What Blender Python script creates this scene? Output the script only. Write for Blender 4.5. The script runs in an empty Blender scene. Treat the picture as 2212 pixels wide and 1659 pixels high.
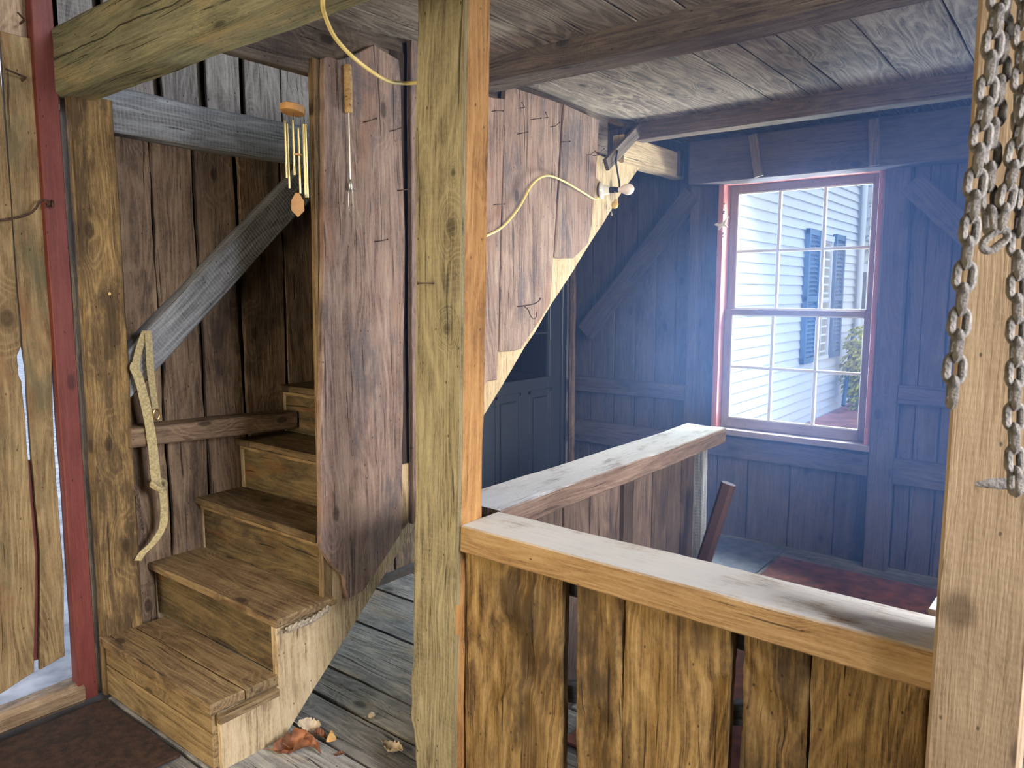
import bpy, bmesh, math, random
from mathutils import Vector, Matrix, noise
from math import sin, cos, pi, radians
random.seed(7)
S = bpy.context.scene
COL = S.collection

# ---------------------------------------------------------------- camera, view, world, light
cd = bpy.data.cameras.new('camera'); cam = bpy.data.objects.new('camera', cd); COL.objects.link(cam)
cd.sensor_width = 36; cd.sensor_fit = 'HORIZONTAL'; cd.lens = 1602 / 2212 * 36; cd.clip_start = .05; cd.clip_end = 300
cd.dof.use_dof = True; cd.dof.focus_distance = 3.6; cd.dof.aperture_fstop = 9
cam.location = (0, 0, 1.55); cam.rotation_euler = (radians(90 - 7.046), 0, radians(37.9))
S.camera = cam
S.view_settings.view_transform = 'Standard'; S.view_settings.look = 'None'
S.view_settings.gamma = 1; S.view_settings.use_curve_mapping = False
S.view_settings.exposure = 0.52; S.cycles.use_light_tree = False
S.cycles.adaptive_threshold = .03; S.cycles.max_bounces = 5; S.cycles.diffuse_bounces = 3; S.cycles.glossy_bounces = 2; S.cycles.volume_bounces = 0
S.cycles.transparent_max_bounces = 8; S.cycles.caustics_reflective = False; S.cycles.caustics_refractive = False

def lin(c):
    return tuple(((v / 255) / 12.92 if v / 255 <= .04045 else ((v / 255 + .055) / 1.055) ** 2.4) for v in c)
def rgba(c): return (*lin(c), 1)

W = bpy.data.worlds.new('daylight'); S.world = W; W.use_nodes = True
wt = W.node_tree; wt.nodes.clear()
wo = wt.nodes.new('ShaderNodeOutputWorld'); wb = wt.nodes.new('ShaderNodeBackground')
wtc = wt.nodes.new('ShaderNodeTexCoord'); wsx = wt.nodes.new('ShaderNodeSeparateXYZ'); wr = wt.nodes.new('ShaderNodeValToRGB')
wt.links.new(wtc.outputs['Generated'], wsx.inputs[0]); wt.links.new(wsx.outputs['Z'], wr.inputs[0])
wr.color_ramp.elements[0].position = 0; wr.color_ramp.elements[0].color = (.95, .97, 1, 1)
wr.color_ramp.elements[1].position = .8; wr.color_ramp.elements[1].color = (.45, .62, 1, 1)
wt.links.new(wr.outputs[0], wb.inputs[0]); wb.inputs[1].default_value = 1.65
wt.links.new(wb.outputs[0], wo.inputs[0])

def area(name, loc, target, sx, sy, power, color, spread=180):
    l = bpy.data.lights.new(name, 'AREA'); l.shape = 'RECTANGLE'; l.size = sx; l.size_y = sy
    l.energy = power; l.color = color; l.spread = radians(spread)
    o = bpy.data.objects.new(name, l); COL.objects.link(o); o.location = loc
    o.rotation_euler = (Vector(target) - Vector(loc)).to_track_quat('-Z', 'Y').to_euler()
    return o
def sun(name, direction, e, ang, color):
    l = bpy.data.lights.new(name, 'SUN'); l.energy = e; l.angle = radians(ang); l.color = color
    o = bpy.data.objects.new(name, l); COL.objects.link(o)
    o.rotation_euler = Vector(direction).to_track_quat('-Z', 'Y').to_euler(); o.location = (0, 8, 8)
    return o
# daylight through the window (low bounce off the bright ground, and sky)
area('daylight_ground_bounce', (-.1, 6.6, .2), (-1.5, 3.6, 1.7), 1.6, .8, 520, (.80, .88, 1))
area('daylight_window_sky', (-.2, 6.4, 3.6), (-1.5, 3.4, .8), 2.0, 1.4, 1150, (.78, .88, 1))
# lamp added to brighten the haze right of the window
area('haze_fill', (-2.75, 5.7, 1.5), (-.4, 2.6, 1.2), .6, 1.6, 250, (.55, .74, 1))
# open barn door behind the camera, warm
area('daylight_front_doorway', (-2.1, -.9, 1.25), (-1.3, 1.6, 1.0), 1.2, 1.8, 26, (1, .83, .54), 130)
# cool fill lamps added on the right, no doorway known there
area('side_fill', (1.75, 1.4, 2.0), (-2.3, 2.2, .55), 1.6, .9, 62, (.92, .92, 1), 90)
area('back_wall_fill', (1.7, 3.3, 1.6), (-2.0, 4.2, 1.2), .9, 1.6, 14, (.25, .42, 1))  # blue lamp added to tint the back wall
# lamp added upstairs to brighten the loft boards
area('loft_fill', (.6, 2.2, 3.9), (-3.0, 2.0, 2.3), 1.4, 1.4, 110, (.80, .90, 1))

# ---------------------------------------------------------------- materials
def newmat(name):
    m = bpy.data.materials.new(name); m.use_nodes = True; nt = m.node_tree
    return m, nt, nt.nodes['Principled BSDF']
def plain(name, col, rough=.6, metal=0, spec=.4, bump=0, bscale=60, var=0):
    m, nt, b = newmat(name)
    b.inputs['Base Color'].default_value = rgba(col); b.inputs['Roughness'].default_value = rough
    b.inputs['Metallic'].default_value = metal; b.inputs['Specular IOR Level'].default_value = spec
    tc = nt.nodes.new('ShaderNodeTexCoord'); n = nt.nodes.new('ShaderNodeTexNoise')
    n.inputs['Scale'].default_value = bscale; n.inputs['Detail'].default_value = 5
    nt.links.new(tc.outputs['Object'], n.inputs['Vector'])
    if bump:
        bp = nt.nodes.new('ShaderNodeBump'); bp.inputs['Strength'].default_value = bump; bp.inputs['Distance'].default_value = .004
        nt.links.new(n.outputs[0], bp.inputs['Height']); nt.links.new(bp.outputs[0], b.inputs['Normal'])
    if var:
        n2 = nt.nodes.new('ShaderNodeTexNoise'); n2.inputs['Scale'].default_value = bscale * .25; n2.inputs['Detail'].default_value = 6
        nt.links.new(tc.outputs['Object'], n2.inputs['Vector'])
        r = nt.nodes.new('ShaderNodeValToRGB')
        r.color_ramp.elements[0].position = .35; r.color_ramp.elements[1].position = .65
        r.color_ramp.elements[0].color = rgba([c * (1 - var) for c in col]); r.color_ramp.elements[1].color = rgba([min(255, c * (1 + var * .5)) for c in col])
        nt.links.new(n2.outputs[0], r.inputs[0]); nt.links.new(r.outputs[0], b.inputs['Base Color'])
    return m

def wood(name, dark, mid, light, klist=(), crackline=None, top_light=None, stain=None, stain_amt=.5, rough=.75, bump=.5, knots=.35, cracks=.5, saw=0, rings=.35, fine=1.0, stain_scale=1.0, stain2=None, spec=.3):
    m, nt, b = newmat(name); N = nt.nodes.new; Lk = nt.links.new
    def math_(op, a, c=None, clamp=False, d=None):
        n = N('ShaderNodeMath'); n.operation = op; n.use_clamp = clamp
        for i, v in enumerate((a, c, d)):
            if v is None: continue
            if isinstance(v, (int, float)): n.inputs[i].default_value = v
            else: Lk(v, n.inputs[i])
        return n.outputs[0]
    def vm(op, a, c):
        n = N('ShaderNodeVectorMath'); n.operation = op
        for i, v in enumerate((a, c)):
            if isinstance(v, tuple): n.inputs[i].default_value = v
            else: Lk(v, n.inputs[i])
        return n.outputs[0]
    def noi(vec, det=4, ro=.55):
        n = N('ShaderNodeTexNoise'); n.inputs['Scale'].default_value = 1; n.inputs['Detail'].default_value = det
        n.inputs['Roughness'].default_value = ro; Lk(vec, n.inputs['Vector']); return n.outputs[0]
    def smooth(x, lo, hi, a=0., c=1.):
        n = N('ShaderNodeMapRange'); n.interpolation_type = 'SMOOTHSTEP'
        n.inputs[1].default_value = lo; n.inputs[2].default_value = hi; n.inputs[3].default_value = a; n.inputs[4].default_value = c
        Lk(x, n.inputs[0]); return n.outputs[0]
    def mix(f, a, c, mode='MIX'):
        n = N('ShaderNodeMix'); n.data_type = 'RGBA'; n.blend_type = mode
        if isinstance(f, (int, float)): n.inputs[0].default_value = f
        else: Lk(f, n.inputs[0])
        for i, v in ((6, a), (7, c)):
            if isinstance(v, tuple): n.inputs[i].default_value = v
            else: Lk(v, n.inputs[i])
        return n.outputs[2]
    at = N('ShaderNodeAttribute'); at.attribute_name = 'wc'; wc = at.outputs['Vector']
    at2 = N('ShaderNodeAttribute'); at2.attribute_name = 'tint'; tint = at2.outputs['Fac']
    warp = noi(vm('MULTIPLY', wc, (1.6, 7, 7)), 3)
    w1 = math_('MULTIPLY', math_('SUBTRACT', warp, .5), .06)
    cx = N('ShaderNodeCombineXYZ'); Lk(w1, cx.inputs[1]); v = vm('ADD', wc, cx.outputs[0])
    # knots
    vo = N('ShaderNodeTexVoronoi'); vo.voronoi_dimensions = '2D'; vo.inputs['Scale'].default_value = 1; Lk(vm('MULTIPLY', wc, (2.6, 5.2, 1.0)), vo.inputs['Vector'])
    sp = N('ShaderNodeSeparateColor'); Lk(vo.outputs['Color'], sp.inputs[0])
    has = smooth(sp.outputs[0], 1 - knots - .01, 1 - knots)
    kd = vo.outputs['Distance']
    knot = math_('MULTIPLY', smooth(kd, .10, .05), has)
    kwide = math_('MULTIPLY', smooth(kd, .42, .08), has)
    sep = N('ShaderNodeSeparateXYZ'); Lk(v, sep.inputs[0])
    for (ku, kv, kr) in klist:
        d = vm('MULTIPLY', vm('SUBTRACT', wc, (ku, kv, 0)), (.75, 1, 0))
        ln = N('ShaderNodeVectorMath'); ln.operation = 'LENGTH'; Lk(d, ln.inputs[0])
        q = math_('DIVIDE', ln.outputs['Value'], kr * 9)
        knot = math_('MAXIMUM', knot, math_('MULTIPLY', smooth(q, .13, .05), .9)); k2 = smooth(q, .42, .08)
        kd = math_('ADD', math_('MULTIPLY', kd, math_('SUBTRACT', 1, k2)), math_('MULTIPLY', q, k2)); kwide = math_('MAXIMUM', kwide, k2)
    big = noi(vm('MULTIPLY', wc, (.9, 5, 5)), 2)
    ph = math_('ADD', math_('MULTIPLY', big, 95.), math_('MULTIPLY', kd, math_('MULTIPLY', kwide, 90.)))
    ph = math_('ADD', ph, math_('MULTIPLY', sep.outputs[1], 170.))
    ring = smooth(math_('SINE', ph), -.2, 1.)
    fin = noi(vm('MULTIPLY', v, (7, 330 * fine, 330 * fine)), 4, .7)
    fin2 = noi(vm('MULTIPLY', wc, (70, 160, 160)), 3, .7)
    med2 = noi(vm('MULTIPLY', v, (2.6, 85, 85)), 3, .6)
    med = noi(vm('MULTIPLY', v, (1.8, 26, 26)), 4, .6)
    blot = noi(vm('MULTIPLY', wc, (5., 9, 9)), 6, .7)
    f = .46
    for n_, w_ in ((med, .55), (med2, .55), (fin, .75), (fin2, .4), (blot, .75), (ring, rings * .42)):
        f = math_('ADD', f, math_('MULTIPLY', math_('SUBTRACT', n_, .5), w_))
    r = N('ShaderNodeValToRGB'); e = r.color_ramp.elements
    e[0].position = .12; e[0].color = rgba(dark); e[1].position = .78; e[1].color = rgba(light)
    x = e.new(.42); x.color = rgba(mid); Lk(f, r.inputs[0]); c = r.outputs[0]
    if stain:
        s = noi(vm('MULTIPLY', wc, (2.2 * stain_scale, 6. * stain_scale, 5.)), 7, .68)
        lo = .66 - .3 * stain_amt; s = math_('ADD', s, math_('MULTIPLY', math_('SUBTRACT', fin, .5), .22))
        c = mix(math_('MULTIPLY', smooth(s, lo, lo + .17), .78), c, rgba(stain))
    if stain2:
        s = noi(vm('MULTIPLY', vm('ADD', wc, (7.3, 3.1, 1.)), (1.7, 5., 5.)), 6, .65)
        c = mix(math_('MULTIPLY', smooth(math_('ADD', s, math_('MULTIPLY', math_('SUBTRACT', fin2, .5), .2)), .54, .68), .6), c, rgba(stain2))
    dk = tuple(q * .28 for q in lin(dark)) + (1,)
    c = mix(math_('MULTIPLY', knot, .75), c, dk); c = mix(math_('MULTIPLY', kwide, .22), c, rgba(dark))
    cr = noi(vm('MULTIPLY', v, (2.2, 75, 75)), 3, .5)
    crk = smooth(cr, .70 - .06 * cracks, .74 - .06 * cracks)
    c = mix(math_('MULTIPLY', crk, .8), c, dk)
    if crackline:
        cn = noi(vm('MULTIPLY', wc, (2.5, 0, 0)), 4, .6)
        y0 = math_('SUBTRACT', math_('SUBTRACT', sep.outputs[1], crackline[0]), math_('MULTIPLY', math_('SUBTRACT', cn, .5), .05))
        cl = math_('MULTIPLY', smooth(math_('ABSOLUTE', y0), .0035, .0015), smooth(math_('ABSOLUTE', sep.outputs[2]), crackline[1], crackline[1] - .005))
        crk = math_('MAXIMUM', crk, cl); c = mix(math_('MULTIPLY', cl, .9), c, dk)
    vs = N('ShaderNodeTexVoronoi'); vs.voronoi_dimensions = '2D'; vs.inputs['Scale'].default_value = 1; Lk(vm('MULTIPLY', wc, (20, 34, 20)), vs.inputs['Vector'])
    s2 = N('ShaderNodeSeparateColor'); Lk(vs.outputs['Color'], s2.inputs[0])
    speck = math_('MULTIPLY', smooth(vs.outputs['Distance'], .11, .05), smooth(s2.outputs[0], .92, .93))
    c = mix(math_('MULTIPLY', speck, .8), c, dk)
    if saw:
        sw = math_('SINE', math_('MULTIPLY', math_('ADD', N_x(nt, wc), math_('MULTIPLY', big, .05)), 420.))
        sm = math_('MULTIPLY', smooth(sw, .2, 1.), smooth(noi(vm('MULTIPLY', wc, (2, 6, 6)), 3), .42, .62))
        c = mix(math_('MULTIPLY', sm, .3 * saw), c, rgba(light))
    tm = N('ShaderNodeCombineColor'); [Lk(tint, tm.inputs[i]) for i in range(3)]
    c = mix(1.0, c, tm.outputs[0], 'MULTIPLY')
    if top_light:   # window light painted on upward faces as a paler colour
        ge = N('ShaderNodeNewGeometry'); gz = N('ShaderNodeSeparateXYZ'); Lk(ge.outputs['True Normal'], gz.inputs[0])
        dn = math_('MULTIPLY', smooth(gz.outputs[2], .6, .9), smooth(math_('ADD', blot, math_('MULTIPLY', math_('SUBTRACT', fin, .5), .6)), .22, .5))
        c = mix(math_('MULTIPLY', dn, .8), c, rgba(top_light))
    Lk(c, b.inputs['Base Color'])
    b.inputs['Roughness'].default_value = rough; b.inputs['Specular IOR Level'].default_value = spec
    h = math_('ADD', math_('MULTIPLY', fin, .9), math_('MULTIPLY', med2, 1.1))
    h = math_('SUBTRACT', math_('ADD', h, math_('MULTIPLY', fin2, .5)), math_('MULTIPLY', crk, 1.1))
    if saw: h = math_('ADD', h, math_('MULTIPLY', sw, .12 * saw))
    bp = N('ShaderNodeBump'); bp.inputs['Strength'].default_value = bump; bp.inputs['Distance'].default_value = .006
    Lk(h, bp.inputs['Height']); Lk(bp.outputs[0], b.inputs['Normal'])
    return m
def N_x(nt, vec):
    s = nt.nodes.new('ShaderNodeSeparateXYZ'); nt.links.new(vec, s.inputs[0]); return s.outputs[0]

M = {}
M['post'] = wood('olive_timber', (84, 74, 52), (146, 132, 98), (180, 166, 126), klist=((1.728, .101, .02), (1.45, .09, .014), (1.87, .105, .009)), stain=(104, 90, 62), stain_amt=.3, knots=.1, saw=.4, bump=.7, cracks=.8)
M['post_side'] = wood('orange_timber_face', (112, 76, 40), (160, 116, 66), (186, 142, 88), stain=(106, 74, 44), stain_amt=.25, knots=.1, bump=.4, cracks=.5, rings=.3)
M['post_right'] = wood('tan_timber', (112, 92, 70), (148, 126, 98), (168, 146, 116), klist=((1.0, .045, .03),), stain=(120, 98, 82), stain_amt=.25, knots=.05, saw=.4, bump=.3, cracks=-.3, rings=.12, fine=.6)
M['old_post'] = wood('worn_post_timber', (78, 60, 40), (136, 110, 72), (190, 156, 100), stain=(70, 55, 38), stain_amt=.75, knots=.3, bump=.9, cracks=.8, stain_scale=1.6)
M['beam'] = wood('brown_beam_timber', (58, 50, 44), (98, 85, 74), (128, 114, 98), stain=(64, 52, 44), stain_amt=.45, knots=.2, bump=.6, cracks=.8, saw=.3)
M['beam_green'] = wood('pale_hewn_beam', (90, 88, 68), (132, 130, 104), (160, 154, 122), crackline=(-.05, .105), stain=(104, 100, 76), stain_amt=.35, knots=.1, bump=.8, cracks=.8, stain2=(178, 158, 116))
M['girt'] = wood('grey_sawn_timber', (84, 84, 86), (132, 134, 136), (168, 172, 176), stain=(80, 78, 76), stain_amt=.4, knots=.1, bump=.6, cracks=.6, saw=1)
M['wall'] = wood('brown_wall_boards', (70, 54, 42), (128, 106, 84), (160, 136, 110), stain=(62, 50, 44), stain_amt=.5, knots=.35, bump=.6, cracks=.7)
M['wall_up'] = wood('pale_loft_boards', (92, 84, 78), (146, 136, 130), (176, 168, 160), stain=(90, 84, 80), stain_amt=.3, knots=.2, bump=.6, cracks=.6, saw=.8)
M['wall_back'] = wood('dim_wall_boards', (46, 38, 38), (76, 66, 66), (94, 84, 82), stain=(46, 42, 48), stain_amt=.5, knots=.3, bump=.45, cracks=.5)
M['door_board'] = wood('left_door_boards', klist=((1.46, -.955, .032), (1.30, -.985, .008)), dark=(90, 70, 46), mid=(138, 114, 78), light=(170, 146, 104), stain=(96, 92, 66), stain_amt=.5, knots=.15, bump=.6, cracks=.6, stain2=(122, 80, 48))
M['plank'] = wood('mauve_planks', (86, 68, 60), (142, 118, 104), (172, 148, 130), stain=(88, 84, 88), stain_amt=.5, knots=.25, bump=.75, cracks=.9, saw=.2, stain2=(146, 108, 84))
M['stringer'] = wood('pale_stringer', (128, 106, 76), (190, 166, 128), (216, 194, 158), stain=(120, 98, 74), stain_amt=.25, knots=.1, bump=1.0, cracks=.3, rings=.1, fine=.25)
M['tread'] = wood('tread_wood', (66, 50, 34), (124, 101, 70), (160, 136, 98), stain=(84, 62, 40), stain_amt=.4, knots=.3, bump=.5, cracks=.5)
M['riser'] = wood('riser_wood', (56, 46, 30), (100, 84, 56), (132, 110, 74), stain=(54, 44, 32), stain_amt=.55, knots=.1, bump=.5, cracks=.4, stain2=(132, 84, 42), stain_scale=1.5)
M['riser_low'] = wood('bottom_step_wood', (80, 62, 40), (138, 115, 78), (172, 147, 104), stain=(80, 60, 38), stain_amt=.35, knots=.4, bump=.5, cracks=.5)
M['rail'] = wood('rail_timber', (108, 80, 48), (156, 122, 78), (182, 150, 104), top_light=(220, 222, 216), klist=((.36, .01, .018), (.83, .02, .02), (.90, -.01, .022)), stain=(120, 88, 56), stain_amt=.25, knots=.15, bump=.45, cracks=.5, rings=.3)  # paler top colour paints the window light on the rail
M['rail_back'] = wood('shaded_rail_timber', (70, 56, 48), (112, 92, 80), (140, 120, 106), top_light=(214, 220, 224), stain=(80, 66, 58), stain_amt=.35, knots=.12, bump=.5, cracks=.6, rings=.3)  # darker rail copy, shade on its side put into the colour; lit top painted
M['rough'] = wood('riven_gold_boards', (70, 50, 28), (146, 114, 66), (190, 156, 98), stain=(58, 45, 30), stain_amt=.62, knots=.1, bump=1.0, cracks=.7, rings=.4, stain_scale=1.0, stain2=(92, 70, 42))
M['dark_board'] = wood('dark_board', (50, 40, 36), (84, 70, 62), (106, 90, 78), stain=(48, 42, 42), stain_amt=.4, knots=.2, bump=.5)
M['ceiling'] = wood('ceiling_boards', (74, 66, 58), (136, 123, 109), (172, 159, 143), stain=(78, 72, 68), stain_amt=.38, knots=.25, bump=.5, cracks=.3, rings=.5)
M['floor'] = wood('grey_floor_boards', (70, 68, 66), (128, 126, 122), (166, 160, 150), stain=(82, 84, 88), stain_amt=.5, knots=.12, bump=.8, cracks=.9, stain2=(160, 140, 112))
M['sill'] = wood('sill_timber', (92, 74, 56), (140, 116, 88), (170, 146, 114), stain=(62, 52, 40), stain_amt=.5, bump=.8)
M['red'] = wood('red_painted_board', (84, 38, 32), (106, 50, 42), (120, 64, 54), knots=.03, bump=.12, cracks=-.6, rings=.1, rough=.6)
M['redtrim'] = wood('red_window_trim', (140, 84, 78), (166, 106, 98), (184, 126, 116), knots=.02, bump=.12, cracks=-.6, rings=.1, rough=.5)
M['mauve'] = wood('mauve_sash_paint', (108, 96, 98), (130, 118, 122), (152, 140, 142), knots=.02, bump=.12, cracks=-.6, rings=.1, rough=.5)
M['muntin'] = plain('grey_muntin_paint', (190, 190, 186), .5, bump=.2)
M['mat'] = plain('brown_coir', (58, 40, 28), .95, bump=1, bscale=160, var=.35)
M['rug'] = plain('rust_brown_panel', (120, 72, 56), .85, bump=.5, bscale=60, var=.25)
M['greypanel'] = plain('grey_panel', (96, 100, 110), .85, bump=.5, bscale=60, var=.2)
M['doorpaint'] = plain('charcoal_door_paint', (58, 62, 70), .32, spec=.5)
M['brass'] = plain('brass', (200, 165, 90), .3, metal=1)
M['gold'] = plain('champagne_aluminium', (232, 212, 150), .28, metal=1)
M['iron'] = plain('rusty_iron', (86, 66, 54), .8, metal=.4, bump=.6, bscale=300, var=.3)
M['chain'] = plain('dusty_chain_iron', (104, 98, 90), .9, metal=0, bump=.9, bscale=260, var=.3)
M['steel'] = plain('dull_steel', (190, 186, 176), .4, metal=1)
M['cable'] = plain('yellowed_cable', (222, 196, 118), .45)
M['blackrub'] = plain('black_rubber', (26, 24, 26), .5)
M['porcelain'] = plain('white_porcelain', (236, 232, 220), .25)
M['bulb'] = plain('frosted_bulb_glass', (238, 224, 214), .2)
M['string'] = plain('dark_string', (48, 40, 34), .9)
M['palestring'] = plain('pale_string', (170, 160, 145), .9)
M['strap'] = plain('canvas_webbing', (188, 172, 128), .9, bump=.8, bscale=500, var=.15)
M['rope'] = plain('hemp_rope', (176, 162, 140), .95, bump=.8, bscale=500, var=.2)
M['chimewood'] = plain('chime_wood', (188, 140, 88), .5, bump=.2, var=.12)
M['leaf'] = plain('dry_oak_leaf', (140, 88, 56), .6, bump=.3, bscale=90, var=.3)
M['leafpale'] = plain('pale_dry_leaf', (196, 178, 150), .6, bump=.3, bscale=90, var=.2)
M['leafgold'] = plain('golden_dry_leaf', (220, 172, 104), .5, bump=.3, bscale=90, var=.15)
M['siding'] = plain('white_clapboard', (196, 202, 208), .6)
M['shutter'] = plain('blue_green_shutter', (62, 92, 118), .5)
M['houseglass'] = plain('house_glass', (150, 140, 96), .08, spec=.8)
M['shrub'] = plain('yellow_green_leaves', (176, 180, 58), .6, var=.4)
M['branches'] = plain('grey_branches', (150, 150, 148), .8)
M['ground'] = plain('pale_gravel', (176, 170, 162), .95, bump=.8, bscale=30, var=.2)
M['brick'] = plain('red_mulch', (176, 120, 104), .95, var=.2, bscale=10)
M['roof'] = plain('roof_boards', (70, 58, 48), .9, var=.2)
M['crystal'] = plain('suncatcher_metal', (220, 215, 215), .2, metal=.7)
M['socket'] = plain('socket_paper', (212, 178, 104), .6, var=.2)
# thin window glass
gm, gnt, gb = newmat('thin_window_glass'); gnt.nodes.remove(gb)
tr = gnt.nodes.new('ShaderNodeBsdfTransparent'); gl = gnt.nodes.new('ShaderNodeBsdfGlossy'); mx = gnt.nodes.new('ShaderNodeMixShader')
gl.inputs['Roughness'].default_value = .02; tr.inputs[0].default_value = (.94, .97, .97, 1); mx.inputs[0].default_value = .012
gnt.links.new(tr.outputs[0], mx.inputs[1]); gnt.links.new(gl.outputs[0], mx.inputs[2]); gnt.links.new(mx.outputs[0], gnt.nodes['Material Output'].inputs[0])
M['glass'] = gm

# ---------------------------------------------------------------- mesh building
X, Y, Z = Vector((1, 0, 0)), Vector((0, 1, 0)), Vector((0, 0, 1))
def n1(x, s=0.): return noise.noise(Vector((x, s * 3.17 + .31, s * 1.7)))
class Mb:
    def __init__(s): s.v = []; s.f = []; s.wc = []; s.t = []; s.sm = []
    def add(s, vs, fs, wcs=None, tint=1., smooth=False):
        k = len(s.v); s.v += [Vector(v) for v in vs]
        s.wc += wcs if wcs else [Vector(v) for v in vs]
        s.t += [tint] * len(vs)
        for f in fs: s.f.append([i + k for i in f]); s.sm.append(smooth)
        return s
def rvec(): return Vector((random.uniform(0, 60), random.uniform(0, 60), random.uniform(0, 60)))

def slab(mb, P, L, Wd, pts, th, wob=.0, step=.06, cham=.003, tint=1., off=None):
    """extruded outline: pts (u,v) along L and Wd; front face at P, body behind it."""
    P = Vector(P); L = Vector(L).normalized(); Wd = Vector(Wd).normalized(); N = L.cross(Wd)
    off = off or rvec(); sd = off.x
    ar = sum(pts[i][0] * pts[(i + 1) % len(pts)][1] - pts[(i + 1) % len(pts)][0] * pts[i][1] for i in range(len(pts)))
    if ar < 0: pts = pts[::-1]
    out = []
    n = len(pts)
    for i in range(n):
        a = Vector(pts[i]); b = Vector(pts[(i + 1) % n]); d = b - a; ln = d.length
        if ln < 1e-6: continue
        k = max(1, int(ln / step)) if wob else 1
        nn = Vector((d.y, -d.x)) / ln
        for j in range(k):
            t = j / k; p = a + d * t
            w = 0
            if wob and j:
                s_ = t * ln
                w = wob * (n1(s_ * 3.1 + i * 9, sd) * 1.2 + n1(s_ * 11 + i * 5, sd + 3) * .5) * min(1, min(j, k - j) / 1.5)
            out.append(p + nn * w)
    m = len(out)
    inn = []
    for i in range(m):
        a, b, c = out[i - 1], out[i], out[(i + 1) % m]
        d1 = (b - a); d2 = (c - b)
        d1 = d1.normalized() if d1.length > 1e-9 else d2.normalized(); d2 = d2.normalized() if d2.length > 1e-9 else d1
        nn = Vector((-(d1.y + d2.y), d1.x + d2.x)); nn = nn.normalized() if nn.length > 1e-6 else Vector((0, 0))
        inn.append(b + nn * cham)
    def W3(p, w): return P + L * p.x + Wd * p.y + N * w
    vs = [W3(p, 0) for p in inn] + [W3(p, -cham) for p in out] + [W3(p, -th + cham) for p in out] + [W3(p, -th) for p in inn]
    wcs = [Vector((p.x, p.y, 0)) + off for p in inn] + [Vector((p.x, p.y, -cham)) + off for p in out] + [Vector((p.x, p.y, -th + cham)) + off for p in out] + [Vector((p.x, p.y, -th)) + off for p in inn]
    fs = [list(range(m)), list(range(4 * m - 1, 3 * m - 1, -1))]
    for r in range(3):
        for i in range(m):
            j = (i + 1) % m
            fs.append([r * m + i, (r + 1) * m + i, (r + 1) * m + j, r * m + j])
    return mb.add(vs, fs, wcs, tint)

def rect(mb, P, L, Wd, ln, wd, th, **k): return slab(mb, P, L, Wd, [(0, 0), (ln, 0), (ln, wd), (0, wd)], th, **k)

def beam(mb, A, B, up, wid, th, wob=.006, step=.06, tint=1., nseg=4, ch=.006, off=None, taper=1., sq=True):
    """timber from A to B (centre line); up = direction of its thickness th; wid across."""
    A = Vector(A); B = Vector(B); L = (B - A); ln = L.length; L.normalize(); up = Vector(up)
    up = (up - L * up.dot(L)).normalized(); Wd = up.cross(L).normalized()
    off = off or rvec(); sd = off.y
    k = max(2, int(ln / step)); ring = []
    hw, ht = wid / 2, th / 2
    def side(a, b, n_):
        return [(a[0] + (b[0] - a[0]) * i / n_, a[1] + (b[1] - a[1]) * i / n_) for i in range(n_)]
    c = [(-hw + ch, -ht), (hw - ch, -ht), (hw, -ht + ch), (hw, ht - ch), (hw - ch, ht), (-hw + ch, ht), (-hw, ht - ch), (-hw, -ht + ch)]
    for i in range(8):
        a, b = c[i], c[(i + 1) % 8]
        ring += side(a, b, nseg if i % 2 == 0 else 1)
    m = len(ring); vs = []; wcs = []
    for i in range(k + 1):
        u = ln * i / k; sc = 1 + (taper - 1) * i / k
        dx = wob * n1(u * 1.3, sd) * .8; dy = wob * n1(u * 1.3, sd + 9) * .8
        for j, (x, y) in enumerate(ring):
            q = Vector((u * 3.5, x * 9 + sd, y * 9)); r = noise.noise(q) * wob * .6
            q2 = Vector((u * 16, x * 40 + sd, y * 40)); r += noise.noise(q2) * wob * .18
            l_ = math.hypot(x, y) or 1
            xx = x * sc + dx + (x / l_) * r; yy = y * sc + dy + (y / l_) * r
            vs.append(A + L * u + Wd * xx + up * yy)
            # unroll round the section so the grain runs along every face
            wcs.append(Vector((u, x + (y if abs(x) > hw - ch * .5 else 0), y)) + off)
    fs = []
    for i in range(k):
        for j in range(m):
            jj = (j + 1) % m
            fs.append([i * m + j, i * m + jj, (i + 1) * m + jj, (i + 1) * m + j])
    mb.add(vs, fs, wcs, tint)
    e0 = vs[:m]; e1 = vs[-m:]
    mb.add(e0, [list(range(m - 1, -1, -1))], [Vector((ring[j][1] * .3, ring[j][0], 3)) + off for j in range(m)], tint * .95)
    mb.add(e1, [list(range(m))], [Vector((ring[j][1] * .3, ring[j][0], 3)) + off for j in range(m)], tint * .95)
    return mb

def box(mb, lo, hi, grain='z', tint=1., ch=.002):
    lo = Vector(lo); hi = Vector(hi); c = (lo + hi) / 2; d = hi - lo
    ch = min(ch, min(d) * .3)
    if grain == 'z': beam(mb, (c.x, c.y, lo.z), (c.x, c.y, hi.z), X, d.y, d.x, wob=0, step=9, nseg=1, ch=ch, tint=tint)
    elif grain == 'x': beam(mb, (lo.x, c.y, c.z), (hi.x, c.y, c.z), Z, d.y, d.z, wob=0, step=9, nseg=1, ch=ch, tint=tint)
    else: beam(mb, (c.x, lo.y, c.z), (c.x, hi.y, c.z), Z, d.x, d.z, wob=0, step=9, nseg=1, ch=ch, tint=tint)
    return mb

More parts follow.
